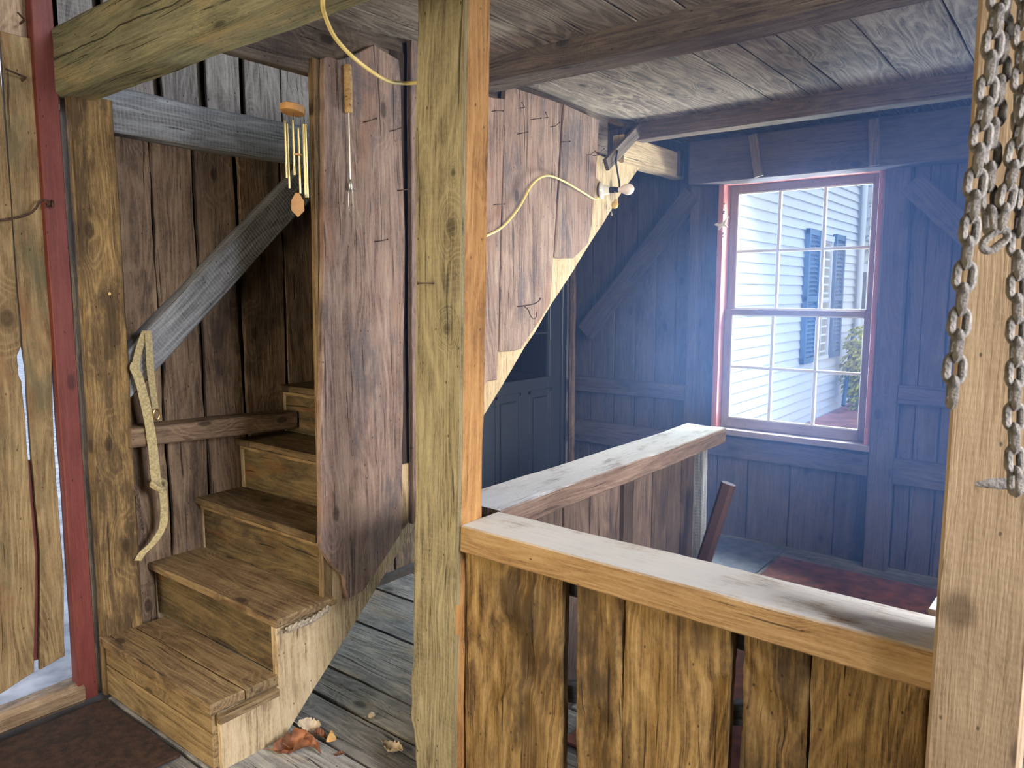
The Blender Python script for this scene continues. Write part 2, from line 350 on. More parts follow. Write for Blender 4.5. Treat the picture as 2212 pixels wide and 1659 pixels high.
def tube(mb, pts, r, n=8, closed=False, caps=True):
    pts = [Vector(p) for p in pts]; m = len(pts); rr = r if isinstance(r, (list, tuple)) else [r] * m
    fr = []; prev = None
    for i in range(m):
        if closed: t = (pts[(i + 1) % m] - pts[i - 1])
        else: t = pts[min(i + 1, m - 1)] - pts[max(i - 1, 0)]
        t.normalize()
        if prev is None:
            a = Z if abs(t.z) < .9 else X
            u = t.cross(a).normalized()
        else: u = (prev - t * prev.dot(t)).normalized()
        prev = u; w = t.cross(u); fr.append((u, w))
    vs = []; fs = []
    for i in range(m):
        u, w = fr[i]
        for j in range(n):
            a = 2 * pi * j / n; vs.append(pts[i] + u * cos(a) * rr[i] + w * sin(a) * rr[i])
    for i in range(m if closed else m - 1):
        i2 = (i + 1) % m
        for j in range(n):
            jj = (j + 1) % n; fs.append([i * n + j, i * n + jj, i2 * n + jj, i2 * n + j])
    mb.add(vs, fs, smooth=True)
    if caps and not closed:
        mb.add(vs[:n], [list(range(n - 1, -1, -1))]); mb.add(vs[-n:], [list(range(n))])
    return mb
def lathe(mb, P, ax, prof, n=20):
    P = Vector(P); ax = Vector(ax).normalized(); a = Z if abs(ax.z) < .9 else X
    u = ax.cross(a).normalized(); w = ax.cross(u); vs = []; fs = []
    for (h, r) in prof:
        for j in range(n):
            t = 2 * pi * j / n; vs.append(P + ax * h + (u * cos(t) + w * sin(t)) * max(r, 1e-5))
    for i in range(len(prof) - 1):
        for j in range(n):
            jj = (j + 1) % n; fs.append([i * n + j, i * n + jj, (i + 1) * n + jj, (i + 1) * n + j])
    return mb.add(vs, fs, smooth=True)
def spline(pts, k=6):
    pts = [Vector(p) for p in pts]; out = []
    for i in range(len(pts) - 1):
        p0 = pts[max(i - 1, 0)]; p1 = pts[i]; p2 = pts[i + 1]; p3 = pts[min(i + 2, len(pts) - 1)]
        for j in range(k):
            t = j / k; out.append(.5 * ((2 * p1) + (p2 - p0) * t + (2 * p0 - 5 * p1 + 4 * p2 - p3) * t * t + (3 * p1 - p0 - 3 * p2 + p3) * t ** 3))
    out.append(pts[-1]); return out

def wpos(o):
    p = Vector(o.location)
    while o.parent: o = o.parent; p = p + Vector(o.location)
    return p
def tag(o, label=None, cat=None, group=None, kind=None):
    if label: o['label'] = label
    if cat: o['category'] = cat
    if group: o['group'] = group
    if kind: o['kind'] = kind
    return o
def put(name, mb, mat, parent=None, label=None, cat=None, group=None, kind=None, origin=None, angle=40):
    me = bpy.data.meshes.new(name)
    lo = Vector([min(v[i] for v in mb.v) for i in range(3)]); hi = Vector([max(v[i] for v in mb.v) for i in range(3)])
    o0 = Vector(origin) if origin else Vector(((lo.x + hi.x) / 2, (lo.y + hi.y) / 2, lo.z))
    me.from_pydata([tuple(v - o0) for v in mb.v], [], mb.f); me.update()
    at = me.attributes.new('wc', 'FLOAT_VECTOR', 'POINT')
    at.data.foreach_set('vector', [c for w in mb.wc for c in w])
    a2 = me.attributes.new('tint', 'FLOAT', 'POINT'); a2.data.foreach_set('value', mb.t)
    me.materials.append(M[mat] if isinstance(mat, str) else mat)
    me.polygons.foreach_set('use_smooth', [True] * len(me.polygons))
    try: me.set_sharp_from_angle(angle=radians(angle))
    except Exception: pass
    o = bpy.data.objects.new(name, me); COL.objects.link(o)
    if parent: o.parent = parent; o.location = o0 - wpos(parent)
    else: o.location = o0
    return tag(o, label, cat, group, kind)
def empty(name, loc, label, cat, group=None):
    o = bpy.data.objects.new(name, None); COL.objects.link(o); o.location = loc; o.empty_display_size = .05
    return tag(o, label, cat, group)
def rt(a=.85, b=1.12): return random.uniform(a, b)

# ---------------------------------------------------------------- the setting
# floor boards running along X
m = Mb(); ys = [-2.6, -2.2, -1.8, -1.4, -1.0, -.6, -.25, .15, .5, .82, 1.16, 1.5, 1.68, 1.84, 2.2, 2.52, 2.79, 3.1, 3.4, 3.65, 3.95, 4.2, 4.55]
for i in range(len(ys) - 1):
    g = .004 + .003 * random.random()
    t = rt(.82, 1.15)
    if 1.1 < ys[i] < 1.3: t = 1.5
    xs = [-2.88, random.uniform(-.6, .6), 2.0]
    for j in range(2):
        rect(m, (xs[j] + .002, ys[i] + g, random.uniform(-.002, .002)), X, Y, xs[j + 1] - xs[j] - .004, ys[i + 1] - ys[i] - 2 * g, .03, wob=.004, tint=t)
put('floor', m, 'floor', kind='structure')
m = Mb(); box(m, (-3.0, -2.6, -.12), (2.0, 4.6, -.032)); put('trim_1', m, 'roof', kind='structure')
# ceiling boards running along Y over the room (the stair opening stays free)
m = Mb(); xs = [-2.16, -2.01, -1.70, -1.33, -1.15, -1.0, -.74, -.46, -.18, .1, .4, .75, 1.1, 1.5, 2.0]
for i in range(len(xs) - 1):
    rect(m, (xs[i] + .003, 4.6, 2.52 + random.uniform(-.002, .002)), -Y, X, 7.2, xs[i + 1] - xs[i] - .006, .028, wob=.004, step=.12, tint=rt(.85, 1.15))
put('ceiling', m, 'ceiling', kind='structure')
m = Mb(); box(m, (-2.16, -2.6, 2.56), (2.0, 4.6, 2.6)); put('trim_2', m, 'roof', kind='structure')

# left wall: dark backing + ragged boards
m = Mb()
Yj = [1.30, 1.50, 1.68, 1.88, 2.10, 2.31, 2.52, 2.76, 2.98, 3.22, 3.44]
for i in range(len(Yj) - 1):
    g = .005 if i not in (2, 5) else .014
    rect(m, (-3.0 - (.012 if i % 3 == 2 else 0), Yj[i] + g, 0), Z, Y, 2.16, Yj[i + 1] - Yj[i] - 2 * g, .022, wob=.011, tint=rt(.82, 1.15))
put('wall_left', m, 'wall', kind='structure'); m = Mb()
Yu = [1.14, 1.34, 1.55, 1.74, 1.93, 2.12, 2.34, 2.60, 2.86, 3.1, 3.4, 3.7, 4.0, 4.3, 4.6]
for i in range(len(Yu) - 1):
    rect(m, (-3.0, Yu[i] + (.006 if i > 3 else .018), 2.2), Z, Y, 2.1, Yu[i + 1] - Yu[i] - (.012 if i > 3 else .036), .022, wob=.006, tint=rt(.9, 1.1))
box(m, (-3.06, 4.452, 0), (-2.985, 4.56, 2.3))
put('wall_left', m, 'wall_up', kind='structure'); m = Mb()
rect(m, (-3.0, 3.46, 2.02), Z, Y, .3, 1.1, .022, tint=.8)
rect(m, (-3.0, -2.6, 0), Z, Y, 4.3, 3.1, .022, tint=.9)
rect(m, (-3.0, .5, 2.42), Z, Y, 1.9, .7, .022, tint=1.5)
box(m, (-3.07, 1.2, 0), (-3.03, 3.5, 4.3), tint=.4)
box(m, (-3.07, 3.4, 2.0), (-3.03, 4.62, 4.3), tint=.4)
put('wall_left', m, 'wall', kind='structure')

# back wall with the window opening
m = Mb(); WX0, WX1, WZ0, WZ1 = -1.83, -.935, .68, 2.21
Xj = [-3.0, -2.79, -2.60, -2.44, -2.29, -2.15, -2.01, -1.83, -1.63, -1.37, -1.11, -.935, -.80, -.72, -.60, -.42, -.2, .05, .3, .6, .9, 1.2, 1.6, 2.0]
for i in range(len(Xj) - 1):
    a, b = Xj[i], Xj[i + 1]; g = .004; t = rt(.85, 1.12)
    if a >= WX0 - .01 and b <= WX1 + .01:
        rect(m, (b - g, 4.5, 0), Z, -X, WZ0, b - a - 2 * g, .022, wob=.004, tint=t)
        rect(m, (b - g, 4.5, WZ1), Z, -X, .5, b - a - 2 * g, .022, wob=.004, tint=t)
    else: rect(m, (b - g, 4.5, 0), Z, -X, 2.7, b - a - 2 * g, .022, wob=.004, tint=t)
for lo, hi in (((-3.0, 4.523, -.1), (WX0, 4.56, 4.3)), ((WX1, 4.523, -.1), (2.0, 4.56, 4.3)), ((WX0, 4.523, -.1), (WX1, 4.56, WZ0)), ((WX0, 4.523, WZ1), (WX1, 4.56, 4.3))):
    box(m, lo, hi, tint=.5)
# put() flips nothing: rect with L=Z, W=-X faces +Y, so the boards' thickness comes towards the room
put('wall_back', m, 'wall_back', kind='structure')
# walls and loft roof behind the camera, with doorway; side openings added for light
m = Mb(); box(m, (-3.05, -2.66, 0), (-2.7, -2.6, 4.3)); box(m, (-.4, -2.66, 0), (2.06, -2.6, 4.3)); box(m, (-2.7, -2.66, 2.5), (-.4, -2.6, 4.3))
put('wall_front', m, 'wall', kind='structure')
m = Mb(); box(m, (2.0, -2.6, 0), (2.06, .2, 4.3)); box(m, (2.0, 2.1, 0), (2.06, 2.8, 4.3)); box(m, (2.0, 3.8, 0), (2.06, 4.6, 4.3)); box(m, (2.0, .2, 2.5), (2.06, 3.8, 4.3), grain='y')
put('wall_right', m, 'wall', kind='structure')
m = Mb(); box(m, (-3.07, -2.66, 4.3), (2.06, 4.62, 4.36), grain='y'); put('trim_3', m, 'roof', kind='structure')

# ---------------------------------------------------------------- timbers
m = Mb(); beam(m, (-1.475, 1.555, 0), (-1.42, 1.575, 2.52), X, .105, .185, wob=.008, step=.03, nseg=6, ch=.008, off=Vector((0, 0, 0)))
# carve the ragged lower left of the post
for i, v in enumerate(m.v):
    if v.x < -1.53 and .05 < v.z < .42: v.x += .012 * (1 + n1(v.z * 18, 2)) * (1 if v.z < .22 else -.5)
tp = put('timber_post', m, 'post', label='thick upright timber post in the middle, where the two railings meet', cat='post')
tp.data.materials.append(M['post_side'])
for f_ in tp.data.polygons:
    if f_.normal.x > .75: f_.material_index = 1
def bent_nail(parent, P, d1, d2, l1=.02, l2=.03, r=.0018, mat='iron', name='nail'):
    m = Mb(); P = Vector(P); a = P - Vector(d1).normalized() * .01; b = P + Vector(d1).normalized() * l1; c = b + Vector(d2).normalized() * l2
    tube(m, [a, P, b, b + (c - b) * .1, c], [r, r, r, r, r], 6)
    lathe(m, c, Vector(d2), [(0, r), (0, r * 2), (.0015, r * 2), (.0015, 0)], 8)
    return put(name, m, mat, parent)
bent_nail(tp, (-1.452, 1.502, 1.575), (0, -1, 0), (-1, -.5, 0), .012, .03, .0025)
m = Mb(); lathe(m, (-1.40, 1.501, 1.60), (0, -1, 0), [(0, .012), (.004, .012), (.005, 0)], 12)

m = Mb(); beam(m, (-.105, 1.53, 0), (-.112, 1.53, 2.52), X, .16, .14, wob=.004, step=.05, nseg=5, ch=.006, off=Vector((0, 0, 0)))
put('timber_post', m, 'post_right', label='smooth tan timber post at the right edge, chains hanging on it', cat='post')
m = Mb(); beam(m, (-2.945, 1.245, 0), (-2.945, 1.262, 2.25), Y, .095, .155, wob=.008, step=.03, nseg=6, ch=.007)
pl = put('timber_post', m, 'old_post', label='worn flaking timber post at the foot of the stairs, beside the red board', cat='post')
bent_nail(pl, (-2.897, 1.275, 1.545), (1, 0, 0), (1, 0, 0), .002, .002, .003, 'brass', 'brass_tack')

m = Mb(); beam(m, (-3.0, 1.215, 2.355), (1.95, 1.215, 2.355), Z, .125, .235, wob=.009, step=.04, nseg=6, ch=.014, off=Vector((0, 0, 0)))
put('ceiling_beam', m, 'beam_green', label='pale hewn beam with a long crack, top left above the stair foot', cat='beam')
m = Mb(); beam(m, (-2.16, 2.50, 2.458), (1.95, 2.50, 2.458), Z, .15, .12, wob=.008, step=.06, nseg=4, ch=.006)
put('ceiling_beam', m, 'beam', label='brown ceiling beam running right from behind the middle post', cat='beam')
m = Mb(); beam(m, (-2.16, 3.87, 2.458), (1.95, 3.87, 2.458), Z, .10, .12, wob=.008, step=.06, nseg=4, ch=.005)
put('ceiling_beam', m, 'beam', label='dark ceiling beam nearest the window wall', cat='beam')
# header along the stair opening
m = Mb(); beam(m, (-2.17, 1.29, 2.40), (-2.17, 3.6, 2.40), X, .23, .05, wob=.005, step=.08, nseg=4, ch=.004)
hd = put('opening_header', m, 'beam', label='brown header board edging the stair opening, wind chime hanging from it', cat='board')
# plate along the top of the back wall with its cleats
m = Mb(); beam(m, (-1.99, 4.385, 2.325), (1.95, 4.385, 2.325), Z, .17, .25, wob=.006, step=.08, nseg=4, ch=.006)
wp = put('wall_plate', m, 'wall_back', label='deep dark beam on the back wall above the window', cat='beam')
for x0, x1 in ((-1.62, -1.535), (-.985, -.93)):
    m = Mb(); beam(m, (x1 - .02, 4.288, 2.205), (x0 + .02, 4.288, 2.44), Y, .05, .022, wob=.002, nseg=2, ch=.002)
    put('cleat', m, 'beam', wp)
# short timber from stair head to back wall, plus its block
m = Mb(); beam(m, (-2.135, 3.70, 2.335), (-2.135, 4.46, 2.335), Z, .07, .155, wob=.005, step=.05, nseg=4, ch=.006)
sh = put('short_timber', m, 'stringer', label='short pale timber running from the stair head to the back wall', cat='beam')
m = Mb(); rect(m, (-2.098, 4.36, 2.27), Z, Y, .15, .045, .02, tint=.75); put('cleat', m, 'beam', sh)
m = Mb(); beam(m, (-2.075, 3.47, 2.215), (-2.075, 3.93, 2.53), X, .065, .022, wob=.004, step=.04, nseg=3, ch=.003)
put('short_brace', m, 'beam', label='short diagonal slat rising to the ceiling beside the light bulb', cat='board')
m = Mb(); rect(m, (-1.75, 4.10, 2.512), X, -Y, .28, .12, .018, tint=.8)
put('ceiling_patch', m, 'beam', label='short board patched on the ceiling near the window wall', cat='board')

# left wall timbers by the stairs
m = Mb(); beam(m, (-2.95, 1.30, 2.215), (-2.95, 3.3, 2.235), Z, .095, .165, wob=.010, step=.04, nseg=5, ch=.007)
put('wall_girt', m, 'girt', label='grey saw-marked beam along the stair wall, above the diagonal brace', cat='beam')
m = Mb(); beam(m, (-2.945, 1.25, 1.155), (-2.945, 2.275, 2.13), X, .135, .085, wob=.006, step=.04, nseg=5, ch=.006)
put('diagonal_brace', m, 'girt', label='grey diagonal brace on the stair wall, its ends under the grey beam', cat='brace')
m = Mb(); beam(m, (-2.93, 1.31, .995), (-2.93, 2.06, .965), Z, .13, .075, wob=.008, step=.04, nseg=4, ch=.006)
put('wall_rail', m, 'wall', label='rough horizontal ledge board on the stair wall behind the hanging strap', cat='board')

# back wall studs, girts and braces
def bb(name, A, B, up, wid, th, label, cat='board', mat='wall_back', tint=1.):
    m = Mb(); beam(m, A, B, up, wid, th, wob=.004, step=.08, nseg=3, ch=.004, tint=tint); return put(name, m, mat, label=label, cat=cat)
bb('wall_stud', (-2.0, 4.45, 0), (-2.0, 4.45, 2.2), Y, .06, .06, 'narrow stud on the dark back wall left of the window', 'stud')
bb('wall_stud', (-.86, 4.45, 0), (-.86, 4.45, 2.2), Y, .12, .06, 'stud on the dark back wall just right of the window', 'stud')
bb('wall_stud', (-2.885, 4.40, 0), (-2.885, 4.40, 1.75), Y, .035, .03, 'thin brown strip in the far corner beside the charcoal door', 'strip', 'wall')
bb('wall_girt', (-2.87, 4.45, .565), (-2.035, 4.45, .565), Y, .155, .05, 'wide girt low on the back wall left of the window, under the slimmer one', 'girt', tint=1.15)
bb('wall_girt', (-2.87, 4.45, .905), (-2.035, 4.45, .905), Y, .10, .05, 'slim girt on the back wall left of the window', 'girt')
bb('wall_girt', (-1.965, 4.45, .585), (-.925, 4.45, .585), Y, .12, .05, 'girt on the back wall right below the window sill', 'girt')
bb('wall_girt', (-.795, 4.45, .575), (1.9, 4.45, .575), Y, .14, .05, 'low girt on the back wall right of the window', 'girt', tint=1.15)
bb('wall_girt', (-.795, 4.45, 1.0), (1.9, 4.45, 1.0), Y, .10, .04, 'upper girt on the back wall right of the window', 'girt')
bb('diagonal_brace', (-2.80, 4.44, 1.27), (-2.02, 4.44, 2.16), Y, .13, .05, 'dark diagonal brace on the back wall left of the window', 'brace')
bb('diagonal_brace', (-.80, 4.44, 2.12), (-.10, 4.44, 1.42), Y, .13, .05, 'dark diagonal brace on the back wall right of the window', 'brace')

# ---------------------------------------------------------------- staircase
nos = [1.165, 1.395, 1.615, 1.82, 2.05, 2.27, 2.49, 2.72, 2.95, 3.18, 3.41]
zt = [.235, .45, .675, .90, 1.12, 1.35, 1.58, 1.81, 2.04, 2.27, 2.50]
st = empty('staircase', (-2.53, 1.17, 0), 'steep worn wooden staircase climbing between the left wall and tall planks', 'staircase')
for i, (y, z) in enumerate(zip(nos, zt)):
    y2 = nos[i + 1] + .035 if i < 10 else y + .4
    if i == 0:
        m = Mb(); rect(m, (-2.92, y, z), X, Y, .785, .125, .036, wob=.004, step=.05, cham=.004, tint=1.1)
        rect(m, (-2.9, y + .128, z), X, Y, .77, .125, .036, wob=.002, step=.05, cham=.003, tint=1.05)
        put('tread', m, 'tread', st)
        m = Mb(); rect(m, (-2.93, y + .012, .125), X, Z, .785, .078, .028, wob=.003, step=.05, cham=.004)
        rect(m, (-2.93, y + .010, .003), X, Z, .785, .118, .028, wob=.003, step=.05, cham=.004, tint=1.1)
        put('riser', m, 'riser_low', st)
        m = Mb(); rect(m, (-2.16, y + .045, .165), Y, -X, .21, .03, .028, wob=.002, tint=.8); 
        rect(m, (-2.105, y + .02, .17), Y, Z, .22, .026, .03, wob=.002, tint=.9); put('edge_strip', m, 'tread', st)
    else:
        xr = -2.092 if i == 1 else -2.155
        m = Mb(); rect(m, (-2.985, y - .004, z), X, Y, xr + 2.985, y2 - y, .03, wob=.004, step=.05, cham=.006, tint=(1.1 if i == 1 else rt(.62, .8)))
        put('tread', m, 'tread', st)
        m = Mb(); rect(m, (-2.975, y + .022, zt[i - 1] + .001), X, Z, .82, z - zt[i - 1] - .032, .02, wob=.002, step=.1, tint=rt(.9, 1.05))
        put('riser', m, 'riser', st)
        if i > 1:
            m = Mb(); rect(m, (-2.96, y + .006, z - .045), X, Z, .80, .014, .016, wob=.003, step=.05, cham=.002, tint=1.2)
            put('nosing_strip', m, 'tread', st)
# stringer: (z along grain, y) outline on the plane X=-2.12
pts = [(0, 1.195), (.195, 1.195), (.195, 1.415)]
for i in range(1, 9): pts += [(zt[i] - .034, nos[i] + .02), (zt[i] - .034, nos[i + 1] + .02)]
pts = pts[:-1] + [(2.275, 3.40), (2.275, 3.78), (2.30, 3.98)]
low = [(.915 * (y - 1.43), y) for y in (3.7, 3.3, 2.9, 2.5, 2.1, 1.8, 1.6, 1.43)]
m = Mb(); slab(m, (-2.125, 0, 0), Z, -Y, [(a, -b) for a, b in pts + low], .035, wob=.006, step=.03, cham=.003)
put('stringer', m, 'stringer', st, origin=(-2.14, 1.3, 0))
m = Mb(); slab(m, (-2.96, 0, 0), Z, -Y, [(a, -b) for a, b in pts + low], .03, wob=0, cham=.003, tint=.7)
put('stringer', m, 'stringer', st, origin=(-2.97, 1.3, 0))
# rope end jammed under the second tread
m = Mb()
ax = spline([(-2.085, 1.43, .405), (-2.08, 1.47, .412), (-2.078, 1.52, .41), (-2.08, 1.57, .418), (-2.085, 1.605, .425)], 8)
for s_ in range(3):
    tube(m, [p + Vector((.006 * cos(i * .55 + s_ * 2.1), 0, .006 * sin(i * .55 + s_ * 2.1))) for i, p in enumerate(ax)], .006, 6)
for k in range(26):
    p = ax[random.randrange(len(ax))]; d = Vector((random.uniform(0, 1), random.uniform(-1, 1), random.uniform(-1, .6))) * .016
    tube(m, [p, p + d * .6, p + d + Vector((0, 0, -.003))], .0007, 3)
for k in range(20):
    p = Vector((-2.088, 1.40 + .012 * random.random(), .414)); d = Vector((random.uniform(-.2, 1), random.uniform(-1.4, .6), random.uniform(-1, 0))) * .018
    tube(m, [p, p + d], .0008, 3)
put('frayed_rope', m, 'rope', label='frayed grey rope end wedged under the second stair tread', cat='rope')

# ---------------------------------------------------------------- plank partition beside the stairs
pp = empty('plank_partition', (-2.11, 2.5, .42), 'tall mauve-grey planks closing the stair side, cut off along the slope below', 'partition')
def vplank(yz, mat='plank', tint=1., x=-2.095, name='plank', th=.028, wob=.004):
    m = Mb(); slab(m, (x, 0, 0), Z, -Y, [(z, -y) for y, z in yz], th, wob=wob, step=.035, cham=.003, tint=tint)
    return put(name, m, mat, pp)
P1 = [(1.644, 1.756), (1.622, 1.35), (1.60, .955), (1.589, .653), (1.612, .612), (1.635, .574), (1.692, .509), (1.700, .422), (1.778, .427), (1.86, .50), (1.978, .602), (2.005, 1.248), (2.028, 1.782), (2.017, 2.124), (2.020, 2.327), (2.010, 2.404), (1.889, 2.429), (1.767, 2.357), (1.724, 2.339), (1.685, 2.341), (1.668, 2.33)]
p1 = vplank(P1, tint=.95)
p2 = vplank([(2.045, .62), (2.16, .72), (2.32, .86), (2.34, 2.5), (2.075, 2.5)], tint=.9)
p3 = vplank([(2.35, 1.0), (2.512, 1.158), (2.584, 1.158), (2.61, 1.8), (2.641, 2.389), (2.561, 2.379), (2.36, 2.38)], tint=1.1)
p4 = vplank([(2.595, 1.285), (2.764, 1.286), (2.999, 1.495), (3.020, 1.711), (3.090, 2.455), (2.648, 2.45)], tint=1.05)
p5 = vplank([(3.028, 1.720), (3.201, 1.722), (3.340, 1.803), (3.369, 1.895), (3.409, 2.145), (3.415, 2.25), (3.433, 2.44), (3.102, 2.455)], tint=.98)
# narrow stud behind the left edge of the first plank
m = Mb(); beam(m, (-2.14, 1.635, .44), (-2.14, 1.665, 2.33), X, .045, .03, wob=.003, step=.05, nseg=3, ch=.004, tint=.9); put('stud', m, 'tread', pp)
m = Mb(); beam(m, (-2.165, 2.03, .62), (-2.165, 2.06, 2.45), X, .11, .05, wob=.004, nseg=3, tint=.5); put('stud', m, 'dark_board', pp)
def bn(p, y, z, s=1, up=1): bent_nail(p, (-2.097, y, z), (1, 0, 0), (.25, s * .9, .42 * up), .028, .034, .0019)
for (p, y, z, s, u) in ((p4, 2.83, 2.335, 1, .5), (p4, 2.99, 2.33, 1, 1.6), (p4, 2.73, 2.255, 1, .7), (p4, 3.07, 2.272, 1, .3), (p5, 3.31, 2.245, 1, 1.5), (p5, 3.40, 2.27, 1, 1.6), (p5, 3.37, 2.25, 1, .3), (p1, 1.83, 2.15, 1, 1), (p1, 1.955, 2.14, 1, 1), (p1, 1.87, 1.735, 1, .5), (p4, 2.75, 2.37, -1, 1), (p3, 2.56, 1.93, 1, .2), (p3, 2.55, 2.32, 1, .2), (p1, 1.99, 1.93, 1, .4), (p4, 2.93, 2.36, -1, 1)):
    bn(p, y, z, s, u)
# wire hook
m = Mb(); tube(m, spline([(-2.10, 2.73, 1.485), (-2.07, 2.745, 1.488), (-2.05, 2.80, 1.497), (-2.045, 2.835, 1.512), (-2.045, 2.842, 1.522)], 5), .0028, 8)
tube(m, spline([(-2.068, 2.748, 1.487), (-2.06, 2.77, 1.468), (-2.055, 2.775, 1.448), (-2.05, 2.79, 1.43), (-2.05, 2.812, 1.43), (-2.05, 2.822, 1.445), (-2.05, 2.82, 1.458)], 6), .0024, 8)
lathe(m, (-2.045, 2.842, 1.52), (0, .3, 1), [(0, .001), (0, .0048), (.005, .0048), (.006, 0)], 10)
put('wire_hook', m, 'iron', label='rusty wire coat hook on the cut-off planks right of the middle post', cat='hook')

# ---------------------------------------------------------------- railing
rl = empty('railing', (-.8, 1.6, 0), 'waist-high railing of rough golden boards under a pale timber top rail', 'railing')
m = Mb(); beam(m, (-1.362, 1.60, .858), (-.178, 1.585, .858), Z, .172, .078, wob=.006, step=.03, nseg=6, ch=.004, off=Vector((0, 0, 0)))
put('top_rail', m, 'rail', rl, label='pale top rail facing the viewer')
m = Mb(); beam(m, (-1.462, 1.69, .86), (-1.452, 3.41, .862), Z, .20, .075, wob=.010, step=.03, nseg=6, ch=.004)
put('top_rail', m, 'rail_back', rl, label='top rail with painted window light, running back towards the window')
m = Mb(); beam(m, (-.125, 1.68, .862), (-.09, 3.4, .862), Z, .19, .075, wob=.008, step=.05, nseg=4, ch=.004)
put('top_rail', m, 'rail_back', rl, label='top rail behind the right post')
for x, y in ((-1.43, 3.31), (-.1, 3.3)):
    m = Mb(); beam(m, (x, y, 0), (x, y, .823), X, .055, .055, wob=.008, step=.03, nseg=4, ch=.004, tint=.95); put('end_post', m, 'girt', rl)

def rough(x0, x1, zlo, zhi, yf, th=.04, amp=.010, tint=1., name='board', mat='rough'):
    m = Mb(); off = rvec(); nx = max(4, int((x1 - x0) / .009)); nz = int((zhi - zlo) / .012)
    vs = []; wcs = []
    for j in range(nz + 1):
        z = zlo + (zhi - zlo) * j / nz
        e0 = .004 * n1(z * 9, off.x) + .002 * n1(z * 40, off.x); e1 = .004 * n1(z * 9, off.y) + .002 * n1(z * 40, off.y)
        for i in range(nx + 1):
            u = i / nx; x = x0 + e0 + (x1 + e1 - x0 - e0) * u
            q = Vector((x * 11 + off.x, z * 2.4, off.z)); h = noise.noise(q) * 1.0
            q = Vector((x * 42 + off.x, z * 7, off.z)); h += noise.noise(q) * .6
            tear = noise.noise(Vector((x * 7 + off.y, z * 5, off.x))); h += (-1.3 if tear > .22 else 0) * min(1, (tear - .22) * 10 if tear > .22 else 0)
            edge = min(u, 1 - u) * nx; rd = -.006 if edge < .5 else (-.0015 if edge < 1.5 else 0)
            vs.append(Vector((x, yf - amp * h * (0 if edge < .5 else 1) - rd, z))); wcs.append(Vector((z, x, 0)) + off)
    fs = []
    k = nx + 1
    for j in range(nz):
        for i in range(nx): fs.append([j * k + i, j * k + i + 1, (j + 1) * k + i + 1, (j + 1) * k + i])
    base = len(vs)
    # sides and back
    for j in range(nz + 1):
        for u in (0, nx):
            p = vs[j * k + u]; vs.append(Vector((p.x, yf + th, p.z))); wcs.append(wcs[j * k + u] + Vector((0, .0, th)))
    for j in range(nz):
        a = j * k; b = (j + 1) * k; s0 = base + 2 * j; s1 = base + 2 * j + 2
        fs.append([a, b, s1, s0]); fs.append([a + nx, s0 + 1, s1 + 1, b + nx]); fs.append([s0, s1, s1 + 1, s0 + 1])
    fs.append([nz * k + i for i in range(nx + 1)] + [base + 2 * nz + 1, base + 2 * nz])
    fs.append([i for i in range(nx, -1, -1)] + [base, base + 1])
    m.add(vs, fs, wcs, tint); return put(name, m, mat, rl, angle=60)
rough(-1.375, -1.035, 0, .818, 1.535, tint=.92)
rough(-.985, -.848, 0, .816, 1.535, tint=1.05)
rough(-.845, -.580, 0, .816, 1.532, tint=1.05)
rough(-.548, -.408, 0, .816, 1.535, tint=.8)
rough(-.404, -.190, 0, .816, 1.533, tint=.85)
for A, B in (((-1.38, 1.625, .38), (-.19, 1.625, .66)), ((-1.38, 1.622, .77), (-.19, 1.622, .75))):
    m = Mb(); beam(m, A, B, Z, .04, .05, wob=.003, nseg=3, ch=.003); put('nailer', m, 'girt', rl)
m = Mb(); beam(m, (-1.0, 1.66, .0), (-1.0, 1.66, .81), Y, .05, .025, wob=.003, nseg=3, ch=.003); put('nailer', m, 'girt', rl)
# boards of the far side, seen from inside
yy = 1.72
for wd, gp, t in ((.20, .008, 1), (.21, .01, 1.15), (.17, .012, 1.1), (.22, .035, 1.3), (.07, .01, .6), (.16, .01, 1.3), (.14, .01, .9), (.13, .01, .9), (.13, .01, .85)):
    m = Mb(); rect(m, (-1.435, yy, 0), Y, Z, wd, .822, .025, wob=.004, step=.04, tint=t)
    m = Mb(); slab(m, (-1.435, 0, 0), Z, -Y, [(0, -yy), (.822, -yy), (.822, -yy - wd), (0, -yy - wd)], .025, wob=.004, step=.04, tint=t)
    put('board', m, 'dark_board', rl); yy += wd + gp
for yb in (1.75, 2.15, 2.55, 2.95):
    m = Mb(); slab(m, (-.10, 0, 0), Z, -Y, [(0, -yb), (.822, -yb), (.822, -yb - .38), (0, -yb - .38)], .025, tint=.9); put('board', m, 'dark_board', rl)

# leaning rail offcut
m = Mb(); A = Vector((-1.375, 3.03, .005)); B = Vector((-1.205, 3.10, .715))
beam(m, A, B, Y, .062, .05, wob=.001, step=.1, nseg=2, ch=.014)
put('leaning_post', m, plain('brown_painted_post', (74, 54, 50), .35), label='smooth dark brown post leaning inside the railing, pale cut top', cat='post')

# ---------------------------------------------------------------- floor coverings
def mat_(name, x0, x1, y0, y1, z0, z1, mat, label, cat='mat'):
    m = Mb(); rect(m, (x0, y0, z1), X, Y, x1 - x0, y1 - y0, z1 - z0, wob=.006, step=.05, cham=.003); return put(name, m, mat, label=label, cat=cat)
mat_('door_mat', -2.86, -2.30, -.6, 1.145, .003, .014, 'mat', 'dark brown coir mat on the floor at the foot of the stairs')
mat_('floor_panel', -1.335, -.16, 2.0, 4.28, .003, .014, 'rug', 'rust-brown panel lying on the floor inside the railing', 'panel')
mat_('floor_panel', -2.0, -1.36, 3.45, 4.42, .003, .012, 'greypanel', 'grey panel on the floor below the window, left of the rust-brown one', 'panel')

